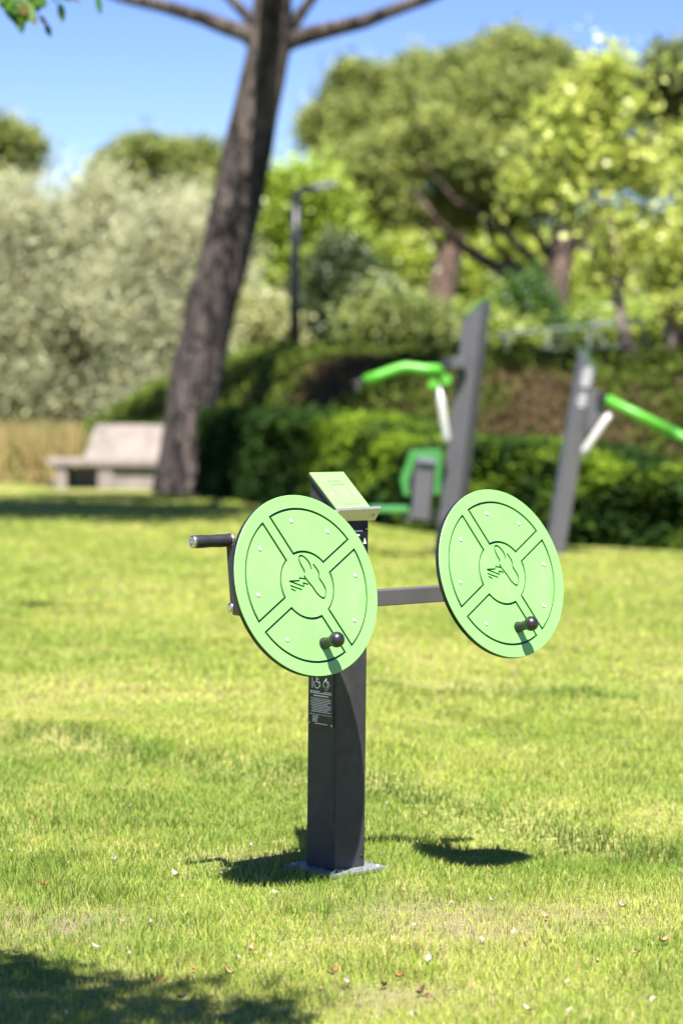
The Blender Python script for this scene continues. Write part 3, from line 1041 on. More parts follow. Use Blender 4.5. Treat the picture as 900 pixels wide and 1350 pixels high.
strokes_on(sign2, M_print, W_(hs_ + 0.003, 0, 0.905), e2, up3, e1, [q for q in segs if q[1] <= -0.015], 'sign_print', 0.0003)
for b_ in (-0.048, 0.048):
    mb = MB(mo); mb.lathe(W_(hs_ + 0.003, b_, 0.980), e1, [(0, 0.0036), (0.0012, 0.0034), (0.0016, 0.002)], 12); mb.build('rivet', M_screw, sign2)

# ------------------------------------------------------------------ far machine A (centre right)
YA = 19.3
g = at_ground(589, 742, -0.09); YA = float(g[1])
ma = (float(g[0]), YA, -0.09)
mA = empty('pull_down_machine', ma, 'tall grey leaning post with bent green lever arm and green edged seat', 'exercise machine')
tl = R_(-28)
f1 = np.array([math.cos(tl), math.sin(tl), 0]); f2 = np.array([-math.sin(tl), math.cos(tl), 0])   # f1: along the wide lit face, f2 away
bot = np.array(ma); topA = at(630, 402, YA)
lean = topA - bot
bot = bot + np.array([-0.04, 0, 0])
pz = [bot - f1 * 0.085, bot + f1 * 0.085, bot + f1 * 0.085 + lean * 1.012, bot - f1 * 0.085 + lean * 0.945]
mb = MB(ma); mb.prism(pz, f2 * 0.17); mb.build('post', M_greycoat, mA, 0.008)
mb = MB(ma)
mb.prism([pz[3] + np.array([0, 0, 0.004]), pz[2] + np.array([0, 0, 0.004]), pz[2] + np.array([0, 0, 0.022]), pz[3] + np.array([0, 0, 0.022])], f2 * 0.17)
mb.build('end_cap', M_midgreen, mA, 0.003)
mb = MB(ma); mb.box(np.array(ma) + (0.03, 0.03, 0.012), (1, 0, 0), (0, 1, 0), (0, 0, 1), 0.19, 0.19, 0.012); mb.build('base_plate', M_galv, mA, 0.003)
Ya = YA - 0.12
p = lambda x, y, d=0: at(x, y, Ya + d)
mb = MB(ma); mb.bar(p(586, 481), p(612, 476, 0.1), 0.05, 0.045); mb.build('pivot_bracket', M_greycoat, mA, 0.006)
mb = MB(ma); mb.tube([p(588, 478, -.05), p(588, 478, .12)], 0.05, 20); mb.build('pivot_axle', M_rubber, mA)
mb = MB(ma); mb.tube([p(584, 487), p(560, 487), p(536, 484), p(529, 485), p(522, 487), p(500, 495), p(480, 502)], [0.046] * 7, 18)
arm = mb.build('lever_arm', M_brightgreen, mA)
mb = MB(ma); mb.tube([p(481, 502), p(463, 505)], 0.022, 14); mb.tube([p(474, 506), p(466, 520)], 0.014, 12); mb.build('hand_grip', M_rubber, arm)
for q in ((571, 506), (588, 500)):
    mb = MB(ma); mb.tube([p(*q, -.07), p(*q, .10)], 0.045, 20); mb.build('clamp', M_brightgreen, mA)
mb = MB(ma); mb.tube([p(579, 509), p(582, 535), p(588, 578), p(589, 584)], [0.026, 0.036, 0.036, 0.022], 16); mb.build('damper', M_damper, mA)
# seat with hexagonal edged back rest
Ys = YA - 0.35
p = lambda x, y, d=0: at(x, y, Ys + d)
out = [p(532, 654), p(527, 632), p(540, 594), p(577, 592), p(581, 604), p(578, 652)]
mb = MB(ma); mb.prism(out, (0.02, 0.045, 0)); bk = mb.build('backrest', M_midgreen, mA, 0.006)
inn = [p(541, 652, -.02), p(538, 634, -.02), p(548, 605, -.02), p(573, 603, -.02), p(575, 612, -.02), p(571, 655, -.02)]
mb = MB(ma); mb.prism(inn, (0.0, 0.018, 0)); mb.build('backrest_pad', M_rubber, bk, 0.004)
mb = MB(ma); mb.bar(p(553, 684, -.06), p(561, 604, -.06), 0.075, 0.03, (0, 1, 0)); mb.build('seat_post', M_greycoat, mA, 0.006)
mb = MB(ma); mb.bar(p(551, 606, -.10), p(574, 608, -.10), 0.022, 0.022); mb.build('back_bracket', M_galv, mA, 0.004)
mb = MB(ma); mb.bar(p(487, 671), p(538, 671), 0.17, 0.022); mb.build('seat', M_midgreen, mA, 0.01)
mb = MB(ma); mb.bar(p(535, 682), p(590, 682, .3), 0.05, 0.04); mb.build('seat_beam', M_greycoat, mA, 0.006)

# ------------------------------------------------------------------ far machine B (right)
g = at_ground(731, 742, -0.09); YB = float(g[1]); mbz = (float(g[0]), YB, -0.09)
mB = empty('chest_press_machine', mbz, 'grey leaning post with green tubular lever sloping down right, before the hedge', 'exercise machine')
tl = R_(10)
f1 = np.array([math.cos(tl), math.sin(tl), 0]); f2 = np.array([-math.sin(tl), math.cos(tl), 0])
bot = np.array(mbz); L0 = at(769, 461, YB) - bot
pz = [bot - f1 * 0.072, bot + f1 * 0.072, at(788, 486, YB), at(765, 462, YB)]
# keep the width even along the post
ax = (at(777, 474, YB) - bot)
pz = [bot - f1 * 0.072, bot + f1 * 0.072, bot + f1 * 0.072 + ax * 0.955, bot - f1 * 0.072 + ax * 1.045]
mb = MB(mbz); mb.prism(pz, f2 * 0.15); pB = mb.build('post', M_greycoat, mB, 0.008)
mb = MB(mbz)
mb.prism([pz[3] + np.array([0, 0, 0.004]), pz[2] + np.array([0, 0, 0.004]), pz[2] + np.array([0, 0, 0.022]), pz[3] + np.array([0, 0, 0.022])], f2 * 0.15)
mb.build('end_cap', M_midgreen, mB, 0.003)
mb = MB(mbz); mb.box(bot + (0.02, 0.03, 0.012), (1, 0, 0), (0, 1, 0), (0, 0, 1), 0.18, 0.18, 0.012); mb.build('base_plate', M_galv, mB, 0.003)
axn = ax / np.linalg.norm(ax)
for rows in (((0.955, 0.028), (0.935, 0.05), (0.915, 0.04), (0.895, 0.05), (0.875, 0.035)), ((0.83, 0.02), (0.815, 0.045), (0.795, 0.05), (0.775, 0.035))):
    dec = MB(mbz)
    for (t0, hw) in rows:
        dec.box(bot + ax * t0 - f2 * 0.002, f1, f2, axn, hw * 0.95, 0.0015, 0.010)
    dec.build('decal', M_greyprint, pB)
p = lambda x, y, d=0: at(x, y, YB - 0.1 + d)
mb = MB(mbz); mb.prism([p(776, 510), p(794, 517), p(796, 540), p(784, 560), p(772, 572)], (0, 0.16, 0)); mb.build('pivot_bracket', M_greycoat, mB, 0.006)
mb = MB(mbz); mb.tube([p(793, 521, -.06), p(793, 521, .2)], 0.04, 18); mb.build('pivot_axle', M_rubber, mB)
a0, a1 = p(798, 526), p(905, 579)
mb = MB(mbz); mb.tube([a0, p(887, 570)], 0.044, 18); mb.tube([p(888, 570.5), a1, p(960, 606), p(1010, 612)], 0.044, 18)
armB = mb.build('lever_arm', M_brightgreen, mB)
mb = MB(mbz); mb.tube([p(886, 569.5), p(889, 571)], 0.047, 18); mb.build('seam_ring', M_midgreen, armB)
mb = MB(mbz); mb.tube([p(1008, 612), p(1034, 612)], 0.022, 14); mb.build('hand_grip', M_rubber, armB)
mb = MB(mbz); mb.tube([p(767, 600), p(771, 593), p(799, 552), p(804, 546)], [0.022, 0.034, 0.034, 0.022], 16); mb.build('damper', M_damper, mB)

# ------------------------------------------------------------------ bench
YBn = 31.0
bb0 = at_ground(138, 650, -0.09)
YBn = float(bb0[1])
root = empty('park_bench', (float(bb0[0]), YBn, -0.09), 'grey concrete bench with sloping back rest behind the leaning tree trunk', 'bench')
bo = (float(bb0[0]), YBn, -0.09)
s_ = YBn / F_PX


def X_(px): return float(at(px, 600, YBn)[0])


zb = -0.09
mb = MB(bo); mb.box(((X_(62) + X_(232)) / 2, YBn + 0.28, zb + 0.42), (1, 0, 0), (0, 1, 0), (0, 0, 1), (X_(232) - X_(62)) / 2, 0.33, 0.045); mb.build('seat', M_concrete, root, 0.012)
a_ = R_(20)
mb = MB(bo)
bv = np.array((0, math.sin(a_), math.cos(a_))); bp0 = np.array((0, YBn + 0.44, zb + 0.467))
pl = [bp0 + (X_(106), 0, 0), bp0 + (X_(234), 0, 0), bp0 + (X_(230), 0, 0) + bv * 0.51, bp0 + (X_(120), 0, 0) + bv * 0.51]
mb.prism(pl, (0, 0.075, -0.027))
mb.build('backrest', M_concrete, root, 0.012)
for a, b in ((72, 88), (129, 149), (212, 230)):
    mb = MB(bo); mb.box(((X_(a) + X_(b)) / 2, YBn + 0.28, zb + 0.185), (1, 0, 0), (0, 1, 0), (0, 0, 1), (X_(b) - X_(a)) / 2, 0.29, 0.189); mb.build('leg', M_concrete, root, 0.01)
mb = MB(bo); mb.box(((X_(149) + X_(212)) / 2, YBn + 0.06, zb + 0.18), (1, 0, 0), (0, 1, 0), (0, 0, 1), (X_(212) - X_(149)) / 2 - 0.003, 0.03, 0.175); mb.build('front_panel', M_concrete, root, 0.005)
mb = MB(bo); mb.box(((X_(86) + X_(214)) / 2, YBn + 0.46, zb + 0.165), (1, 0, 0), (0, 1, 0), (0, 0, 1), (X_(212) - X_(88)) / 2 - 0.003, 0.04, 0.17); mb.build('back_panel', M_concrete, root, 0.005)

# ------------------------------------------------------------------ leaning pine
YP = 29.6
gp = at_ground(241, 655, -0.09); YP = float(gp[1])
base = (float(gp[0]), YP, -0.12)
T = lambda x, y, d=0: tuple(at(x, y, YP + d))
sc_ = YP / F_PX
main = [T(241, 668), T(241, 648), T(242, 630), T(245, 590), T(251, 540), T(258, 495), T(268, 450), T(280, 400), T(293, 350), T(306, 295), T(318, 240), T(327, 195), T(337, 145), T(347, 100), T(354, 65), T(358, 20), T(361, -30), T(364, -70)]
rad = [r * sc_ for r in (52, 43, 37, 34, 34, 34, 33, 33, 33, 33, 32, 32, 30, 29, 29, 27, 24, 18)]
def twig(pts, r0, r1):
    n = len(pts)
    return (pts, [(r0 + (r1 - r0) * i / (n - 1)) * sc_ for i in range(n)])
paths = [(main, rad),
         twig([T(345, 62), T(325, 44), T(300, 36), T(265, 22), T(215, 8), T(160, -4), T(100, -30), T(40, -70)], 14, 5),
         twig([T(362, 66), T(382, 52), T(410, 45), T(440, 37), T(480, 27), T(515, 14), T(560, -2), T(620, -30), T(690, -75)], 14, 6),
         twig([T(345, 40), T(330, 25), T(316, 10), T(300, -5), T(270, -50)], 9, 5),
         twig([T(375, 45), T(388, 28), T(400, 12), T(412, -5), T(440, -55)], 10, 6),
         twig([T(362, -40), T(380, -80, 1), T(400, -140, 3), T(430, -170, 5)], 16, 7),
         twig([T(362, -40), T(345, -90, -3), T(310, -130, -6), T(270, -175, -9)], 16, 5)]
lob = [(0.8, YP - 4.0, 8.6, 2.2, 2.4, 0.9), (2.6, YP - 3.4, 8.7, 2.4, 2.2, 0.9), (-1.8, YP + 0.2, 9.8, 3.0, 1.2, 0.7),
       (4.0, YP - 5.0, 8.6, 2.2, 2.2, 0.7), (-5.0, YP - 9.6, 7.4, 2.8, 2.2, .6), (-1.9, YP - 9.4, 7.7, 2.0, 2.0, .6), (-3.4, YP - 8.6, 7.9, 2.4, 2.2, .6), (-2.4, YP - 5.8, 8.4, 1.4, 1.2, .5)]
tree('pine_tree', base, 'large pine with thick dark leaning trunk, standing in front of the bench', 'tree', paths, lob, 52000, 0.28, 30, 0.26, 0.05,
     (0.035, 0.07, 0.015), (0.10, 0.15, 0.03), M_needle, M_bark, 5, shell=0.3)

# second pine of the same kind, its trunk outside the frame at right, shading the mound
b2 = (7.2, 24.5, 0.0)
b2 = (7.2, 24.5, float(mound_z(np.array([7.2]), np.array([24.5]))[0]) - 0.05)
tree('pine_tree', b2, 'pine standing on the mound beyond the right edge of the picture, shading the slope', 'tree',
     [([b2, (7.0, 24.5, 3.0), (6.7, 24.6, 6.0), (6.4, 24.8, 8.6)], [.28, .24, .18, .08]), ([(6.7, 24.6, 6.2), (4.8, 25.2, 7.4), (3.4, 26, 8.2)], [.12, .08, .04]), ([(6.6, 24.6, 6.6), (7.2, 22.5, 8.0)], [.1, .04])],
     [(5.8, 25.2, 8.4, 2.2, 2.6, .7), (3.6, 26.4, 8.5, 1.7, 1.8, .6), (7.8, 22.6, 8.2, 2.2, 2.0, .7), (5.2, 21.8, 8.0, 1.4, 1.3, .5), (8.5, 26, 8.6, 2.2, 2.2, .7)], 14000, 0.26, 28, 0.26, 0.05, (0.035, 0.07, 0.015), (0.10, 0.15, 0.03), M_needle, M_bark, 6, shell=0.3)

# ------------------------------------------------------------------ hedge
hr = empty('hedge', (float(HEDGE[4][0]), float(HEDGE[4][1]), -0.09), 'long dark green leafy hedge running along the foot of the mound', 'hedge')
hb0 = np.array([float(HEDGE[4][0]), float(HEDGE[4][1]), -0.09])
rg = np.random.default_rng(5)
n = 110000
seglen = np.hypot(np.diff(HX), np.diff(HY)); cum = np.concatenate([[0], np.cumsum(seglen)])
tt = rg.uniform(0, cum[-2], n)
hx = np.interp(tt, cum, HX); hy = np.interp(tt, cum, HY)
hh = np.interp(hx, [-2, 0, 1.2, 3], [1.12, 1.0, 0.84, 0.74])
hh = hh * (0.86 + 0.28 * vnoise(tt, tt * 0, 1.1, 51)) 
# sample the shell: front, top
dxs = np.gradient(np.interp(np.linspace(0, cum[-1], 400), cum, HX)); dys = np.gradient(np.interp(np.linspace(0, cum[-1], 400), cum, HY))
nl_ = np.hypot(dxs, dys); nx_ = -dys / nl_; ny_ = dxs / nl_
nx = np.interp(tt, np.linspace(0, cum[-1], 400), nx_); ny = np.interp(tt, np.linspace(0, cum[-1], 400), ny_)
front = rg.random(n) < 0.62
zf = rg.uniform(0, 1, n)
u = rg.uniform(-0.14, 0.03, n) + 0.22 * (vnoise(tt, zf * 1.2, 2.2, 53) - 0.5)
dpt = np.where(front, -u + 0.10 * zf ** 3, rg.uniform(0, 1.15, n))
zz_ = np.where(front, zf * hh, hh * (1 - 0.10 * (dpt - .5) ** 2) + u)
HP = np.stack([hx + nx * (dpt + 0.06), hy + ny * (dpt + 0.06), -0.09 + np.maximum(0.02, zz_)], 1)
HP += rg.normal(size=HP.shape) * 0.03
V = leaf_quads(HP, 0.10, 0.055, rg, 0.0)
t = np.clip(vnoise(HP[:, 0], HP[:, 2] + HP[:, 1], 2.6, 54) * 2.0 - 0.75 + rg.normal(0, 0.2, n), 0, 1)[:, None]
t = t * (0.06 + 0.94 * sstep(-1.0, 0.2, HP[:, 0]))[:, None] * (0.35 + 0.65 * np.clip(HP[:, 2:3] / 0.7, 0, 1))  # pine shade at the left end put into leaf colour; darker towards the bottom
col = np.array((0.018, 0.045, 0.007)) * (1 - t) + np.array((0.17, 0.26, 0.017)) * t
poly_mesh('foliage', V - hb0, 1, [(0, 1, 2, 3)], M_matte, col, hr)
mb = MB(hb0)  # added dark box core, stops light passing through the hedge leaves
tc_ = np.linspace(0.3, cum[-2], 40)
for i in range(len(tc_) - 1):
    q = []
    for t_ in (tc_[i], tc_[i + 1]):
        k = t_ / cum[-1] * 399
        nx0, ny0 = np.interp(k, np.arange(400), nx_), np.interp(k, np.arange(400), ny_)
        q.append((np.interp(t_, cum, HX) + nx0 * 0.66, np.interp(t_, cum, HY) + ny0 * 0.66))
    h_ = 0.5 * float(np.interp(q[0][0], [-2, 0, 1.2, 3], [1.12, 1.0, 0.84, 0.74])) - 0.12
    mb.bar((q[0][0], q[0][1], -0.09 + h_), (q[1][0], q[1][1], -0.09 + h_), 0.36, h_ - 0.01 - 0.001 * (i % 2))
M_blocker = mat('dark core blocker', (0.02, 0.025, 0.01), 0.95, 0, 0.4, 20, 0.8, 60, 0.1)
mb.build('core_blocker', M_blocker, hr)

# ------------------------------------------------------------------ ground cover on the mound
rg = np.random.default_rng(15)
n = 130000
x = rg.uniform(-6.5, 9, n); y = rg.uniform(20, 44, n)
ok = (y > hedge_y(x) + 0.9) & (mound_z(x, y) > 0.12)
g_ = vnoise(x, y, 0.5, 61) * 0.6 + vnoise(x, y, 1.6, 62) * 0.4 + 0.22 * sstep(0.8, -1.5, x) - 0.03
ok &= rg.random(n) < np.clip(0.4 + g_ * 1.2, 0, 1)
x, y, g_ = x[ok], y[ok], g_[ok]
z = mound_z(x, y) + rg.uniform(0, 1, len(x)) ** 1.5 * (0.08 + 0.22 * sstep(0.4, 0.75, g_))
C = np.stack([x, y, z], 1)
V = leaf_quads(C, 0.13, 0.06, rg, 0.3)
t = np.clip(sstep(0.34, 0.58, g_) + rg.normal(0, 0.2, len(x)), 0, 1)[:, None]
col = np.array((0.085, 0.058, 0.026)) * (1 - t) + np.array((0.070, 0.105, 0.012)) * t
col *= rg.uniform(0.5, 1.35, (len(x), 1)) * (1 + 0.7 * sstep(1.0, -1.5, x))[:, None]
rd_ = ((y > 33.0) & (x > 3.2) & (rg.random(len(x)) < 0.35))[:, None]
col = np.where(rd_, np.array((0.42, 0.14, 0.04)), col)
tag(poly_mesh('ground_cover', V, 1, [(0, 1, 2, 3)], M_matte, col), 'low brown and green ground cover plants on the mound behind the hedge', 'ground cover', kind='stuff')

# ------------------------------------------------------------------ dry golden grass at left
rg = np.random.default_rng(25)
n = 14000
x = rg.uniform(-9.0, -3.6, n); y = rg.uniform(34.6, 38.5, n)
keep = mound_z(x, y) < 0.12
x, y = x[keep], y[keep]; n = len(x)
zb_ = np.maximum(lawn_z(x, y), mound_z(x, y))
h = rg.uniform(0.3, 0.9, n) * (0.7 + 0.4 * vnoise(x, y, 1.5, 71)); a = rg.uniform(0, 6.28, n); wd = 0.022
lx = rg.normal(0, 0.2, n)
V = np.zeros((n, 4, 3))
V[:, 0] = np.stack([x - np.cos(a) * wd, y - np.sin(a) * wd, zb_ - .02], 1); V[:, 1] = np.stack([x + np.cos(a) * wd, y + np.sin(a) * wd, zb_ - .02], 1)
V[:, 2] = np.stack([x + lx + np.cos(a) * wd * .5, y, zb_ + h], 1); V[:, 3] = np.stack([x + lx - np.cos(a) * wd * .5, y, zb_ + h], 1)
t = rg.random((n, 1)); col = np.array((0.50, 0.36, 0.17)) * (1 - t) + np.array((0.26, 0.27, 0.08)) * t
tag(poly_mesh('dry_grass', V, 1, [(0, 1, 2, 3)], M_grass, col), 'tall dry golden grass behind the left end of the bench', 'dry grass', kind='stuff')

# ------------------------------------------------------------------ street lamp
YL = 39.5
p = lambda x, y, d=0: at(x, y, YL + d)
zl = float(mound_z(np.array([p(388, 450)[0]]), np.array([YL]))[0])
lx0 = float(p(388, 450)[0]); lo_ = (lx0, YL, zl)
root = empty('street_lamp', lo_, 'slender dark street lamp with a short arm rising behind the mound', 'street lamp')
mb = MB(lo_)
mb.tube([(lx0, YL, zl - 0.05), (lx0, YL, zl + 1.0), p(389, 330), p(390, 268)], [0.10, 0.09, 0.08, 0.075], 14); mb.build('pole', M_lamp, root)
mb = MB(lo_); mb.tube([p(390, 270), p(391, 261), p(395, 254), p(402, 250), p(415, 247)], [0.075, 0.075, 0.07, 0.06, 0.05], 12); mb.build('arm', M_lamp, root)
mb = MB(lo_); mb.bar(p(408, 248.5), p(444, 242), 0.13, 0.035); mb.build('lamp_head', mat('lamp head grey', (0.16, 0.18, 0.21), 0.4), root, 0.02)

# ------------------------------------------------------------------ railing on the mound, right
YR = 37.0
p = lambda x, y, d=0: at(x, y, YR + d)
r0 = p(760, 470); ro_ = (float(r0[0]), YR, float(mound_z(np.array([r0[0]]), np.array([YR]))[0]))
root = empty('railing', ro_, 'teal grey metal railing crossing behind the mound at right', 'railing')
mb = MB(ro_); mb.bar(p(655, 441), p(775, 430), 0.02, 0.022); mb.bar(p(776, 427), p(1100, 412), 0.03, 0.045); mb.build('top_rail', M_rail, root, 0.01)
mb = MB(ro_); mb.bar(p(700, 462), p(1100, 440), 0.012, 0.014); mb.build('lower_rail', M_rail, root)
for px in (668, 722, 776, 850, 930, 1010):
    yt = 441 - (px - 655) * 0.085
    mb = MB(ro_); q = p(px, yt + 6); mb.bar((q[0], q[1], q[2]), (q[0], q[1], float(mound_z(np.array([q[0]]), np.array([YR]))[0]) - 0.03), 0.03, 0.03, (0, 1, 0)); mb.build('railing_post', M_rail, root)
mb = MB(ro_); mb.bar(p(781, 429, -.3), p(802, 460, -.3), 0.025, 0.018); mb.build('brace', M_rail, root, 0.01)

# ------------------------------------------------------------------ trees behind
def gz(x, y): return float(max(lawn_z(np.array([x]), np.array([y]))[0], mound_z(np.array([x]), np.array([y]))[0] if -7 < x < 30 and y < 80 else -9))


def bt(px, py, Y):
    c = at(px, py, Y); return (float(c[0]), float(c[1]), gz(float(c[0]), float(c[1])) - 0.05)


# silver olives
OL1, OL2 = (0.26, 0.28, 0.15), (0.60, 0.62, 0.39)
olive = [
    (30, 43.0, 'broad silvery olive tree at the left edge of the picture', [lb(25, 300, 43, 70, 60), lb(-40, 380, 43, 90, 100), lb(40, 400, 43, 85, 80), lb(20, 500, 43, 80, 80)]),
    (125, 44.0, 'silvery olive tree with the tallest tip, above the left half of the bench', [lb(130, 290, 44, 55, 60), lb(95, 370, 44, 70, 80), lb(150, 420, 44, 75, 90), lb(130, 510, 44, 80, 70)]),
    (215, 42.5, 'silvery olive tree directly behind the bench back rest', [lb(215, 330, 42.5, 55, 60), lb(190, 410, 42.5, 65, 80), lb(230, 460, 42.5, 60, 80), lb(200, 520, 42.5, 70, 60)]),
    (275, 46.0, 'silvery olive tree partly hidden by the leaning pine trunk', [lb(265, 310, 46, 45, 50), lb(280, 390, 46, 55, 70), lb(320, 440, 46, 50, 40), lb(270, 480, 46, 60, 60)]),
]
for i, (px, Y, lab, L_) in enumerate(olive):
    b0 = bt(px, 500, Y)
    cx, cy, cz = L_[0][:3]
    tr = [([b0, (b0[0] + .1, Y, b0[2] + 1.0), (cx, Y, b0[2] + 2.0), (cx, Y, cz)], [0.2, 0.17, 0.12, 0.03]),
          ([(b0[0] + .1, Y, b0[2] + 1.0), (b0[0] - .5, Y - .3, b0[2] + 2.2)], [0.12, 0.04])]
    tree('olive_tree', b0, lab, 'tree', tr, L_, 46000, 0.26, 24, 0.11, 0.045, OL1, OL2, M_silver, M_bark3, 100 + i, shell=0.35, group='silvery olive trees behind the bench', low=-0.8, up=0.8, c3=(0.36, 0.32, 0.14), c3p=0.10)

PN1, PN2 = (0.07, 0.105, 0.022), (0.33, 0.37, 0.08)


def lumps(lobes, seed, k=7, q=0.42):
    """break each lobe into smaller pads of foliage so the crown reads as layers with gaps"""
    r = random.Random(seed); out = []
    for (cx, cy, cz, rx, ry, rz) in lobes:
        out.append((cx, cy, cz, rx * .62, ry * .62, rz * .55))
        for _ in range(k):
            a = r.uniform(0, 6.283); e = r.uniform(-0.25, 1.2)
            dx, dy, dz = math.cos(a) * math.cos(e), math.sin(a) * math.cos(e), math.sin(e)
            s = r.uniform(.75, 1.15) * q
            out.append((cx + dx * rx * .72, cy + dy * ry * .72, cz + dz * rz * .72, rx * s, ry * s, rz * s * .8))
    return out


def pine(px, Y, lab, lobes, paths, n, seed, c1=PN1, c2=PN2, grp='umbrella pines on the skyline', sub=0.32, L=0.30, W=0.07, bmat=None):
    b0 = bt(px, 440, Y)
    P_ = []
    for k, (pp, r0, r1) in enumerate(paths):
        pts = [tuple(at(x, y, Y + d)) for x, y, d in pp]
        if k == 0: pts = [b0] + pts
        P_.append((pts, [r0 + (r1 - r0) * i / (len(pts) - 1) for i in range(len(pts))]))
    return tree('umbrella_pine', b0, lab, 'tree', P_, lumps(lobes, seed), n, sub * .7, 26, L, W, c1, c2, M_needle, bmat or M_bark2, seed, shell=0.55, group=grp, low=-0.35, up=0.5)


pine(10, 70, 'dark rounded umbrella pine at the far left on the skyline', [lb(15, 205, 70, 50, 38), lb(-40, 210, 70, 60, 45), lb(20, 235, 70, 40, 30), lb(-20, 180, 70, 40, 25)], [([(5, 380, 0), (10, 260, 0)], .35, .2)], 22000, 201)
pine(215, 76, 'low spreading umbrella pine on the skyline behind the olive trees', [lb(210, 215, 76, 62, 30), lb(155, 235, 76, 48, 28), lb(265, 220, 76, 55, 32), lb(205, 262, 76, 70, 34), lb(270, 268, 76, 55, 34), lb(310, 235, 76, 40, 30), lb(150, 265, 76, 36, 28)],
     [([(208, 380, 0), (205, 300, 0), (210, 250, 0)], .35, .15), ([(205, 320, 0), (170, 265, 0)], .18, .02), ([(205, 310, 0), (260, 260, 0)], .18, .02)], 36000, 202)
pine(582, 68, 'left umbrella pine of the big pair, its crown reaching towards the lamp', [lb(440, 160, 70, 46, 38), lb(480, 115, 70, 50, 30), lb(505, 175, 68, 60, 40), lb(480, 235, 66, 55, 42), lb(530, 235, 64, 70, 50), lb(560, 120, 70, 60, 42), lb(420, 185, 70, 30, 26), lb(490, 265, 64, 50, 22), lb(520, 278, 64, 60, 28), lb(570, 285, 65, 40, 24)],
     [([(578, 400, 0), (590, 345, 0), (603, 300, 0), (600, 250, 0)], .50, .25), ([(600, 310, 0), (560, 265, -1), (510, 222, -2)], .22, .02), ([(600, 285, 0), (640, 230, 0)], .22, .02), ([(590, 340, 0), (560, 300, 0), (500, 270, -1)], .14, .02)], 60000, 203)
pine(728, 60, 'tallest umbrella pine with reddish limbs, filling the upper right', [lb(640, 90, 62, 70, 40), lb(600, 150, 60, 80, 55), lb(590, 215, 58, 70, 55), lb(700, 100, 62, 80, 45), lb(690, 170, 60, 90, 65), lb(640, 240, 58, 80, 50), lb(780, 130, 62, 80, 55), lb(760, 210, 60, 80, 55), lb(840, 150, 62, 60, 50), lb(830, 230, 62, 60, 50), lb(700, 250, 60, 60, 40), lb(615, 278, 61, 60, 30), lb(680, 288, 62, 50, 28)],
     [([(728, 420, 0), (729, 385, 0), (738, 340, 0), (745, 280, 0), (750, 230, 0)], .48, .22), ([(728, 392, 0), (690, 370, -.5), (640, 345, -1), (605, 322, -2), (575, 290, -3), (545, 250, -3)], .24, .02),
      ([(730, 372, 0), (690, 330, 0), (640, 285, -2), (600, 265, -3), (560, 215, -3)], .15, .02), ([(733, 350, 0), (700, 300, 0), (690, 250, 0)], .16, .02), ([(738, 345, 0), (780, 290, 0), (800, 230, 0)], .2, .02), ([(725, 395, 0), (650, 320, 2), (620, 250, 2)], .16, .02)], 95000, 204)
pine(905, 45, 'dark pine crown cut by the right edge of the picture', [lb(905, 110, 45, 50, 42), lb(930, 160, 45, 60, 40), lb(870, 125, 45, 22, 20), lb(960, 90, 45, 60, 40)], [([(925, 350, 0), (930, 220, 0), (930, 150, 0)], .3, .12)], 26000, 205, c1=(0.05, 0.08, 0.02), c2=(0.20, 0.24, 0.06), grp=None, sub=0.25, L=0.22)

# bright broadleaf behind the lamp
b0 = bt(385, 440, 56)
P = lambda x, y, Y=56: tuple(at(x, y, Y))
tree('broadleaf_tree', b0, 'bright yellow green leafy tree behind the street lamp', 'tree', [([b0, P(384, 380), P(380, 300), P(385, 250)], [.22, .18, .12, .04]), ([P(384, 370), P(420, 310)], [.1, .04]), ([P(384, 380), P(345, 330)], [.1, .04])],
     [lb(400, 255, 56, 55, 35), lb(360, 280, 56, 50, 50), lb(425, 310, 56, 45, 50), lb(350, 360, 56, 50, 60), lb(400, 350, 56, 50, 50), lb(325, 400, 56, 35, 50), lb(380, 410, 56, 60, 35)],
     40000, 0.25, 18, 0.17, 0.11, (0.16, 0.26, 0.02), (0.42, 0.52, 0.06), M_leaf, M_bark3, 301, shell=0.35)
b0 = bt(450, 440, 50)
P = lambda x, y: tuple(at(x, y, 50))
tree('dark_shrub', b0, 'large dark green shrub right of the street lamp', 'shrub', [([b0, P(450, 420), P(455, 360)], [.12, .1, .03])],
     [lb(455, 380, 50, 50, 55), lb(430, 425, 50, 50, 35), lb(485, 410, 50, 42, 40), lb(450, 345, 50, 30, 30)], 22000, 0.2, 24, 0.13, 0.06, (0.02, 0.045, 0.012), (0.09, 0.13, 0.03), M_leaf, M_bark, 302, shell=0.4)
sh = [(520, 46, 'pale olive green bush below the left big pine', [lb(520, 420, 46, 60, 35), lb(560, 435, 46, 50, 28), lb(490, 440, 46, 40, 22)], (0.10, 0.15, 0.03), (0.30, 0.34, 0.09)),
      (640, 50, 'mid green bush between the two big pine trunks', [lb(630, 440, 50, 45, 22), lb(670, 448, 50, 40, 18)], (0.10, 0.17, 0.02), (0.36, 0.42, 0.06)),
      (690, 52, 'dark green bush left of the tallest pine trunk', [lb(692, 405, 52, 28, 34), lb(700, 430, 52, 40, 28)], (0.02, 0.06, 0.01), (0.09, 0.20, 0.02)),
      (780, 53, 'bright green bush right of the tallest pine trunk', [lb(780, 425, 53, 28, 22), lb(820, 440, 53, 50, 18), lb(870, 430, 53, 50, 24)], (0.12, 0.22, 0.02), (0.42, 0.50, 0.08)),
      (345, 44, 'pale yellowish bush between the leaning trunk and the street lamp', [lb(340, 430, 44, 40, 26), lb(320, 460, 44, 40, 20)], (0.22, 0.24, 0.07), (0.5, 0.5, 0.22))]
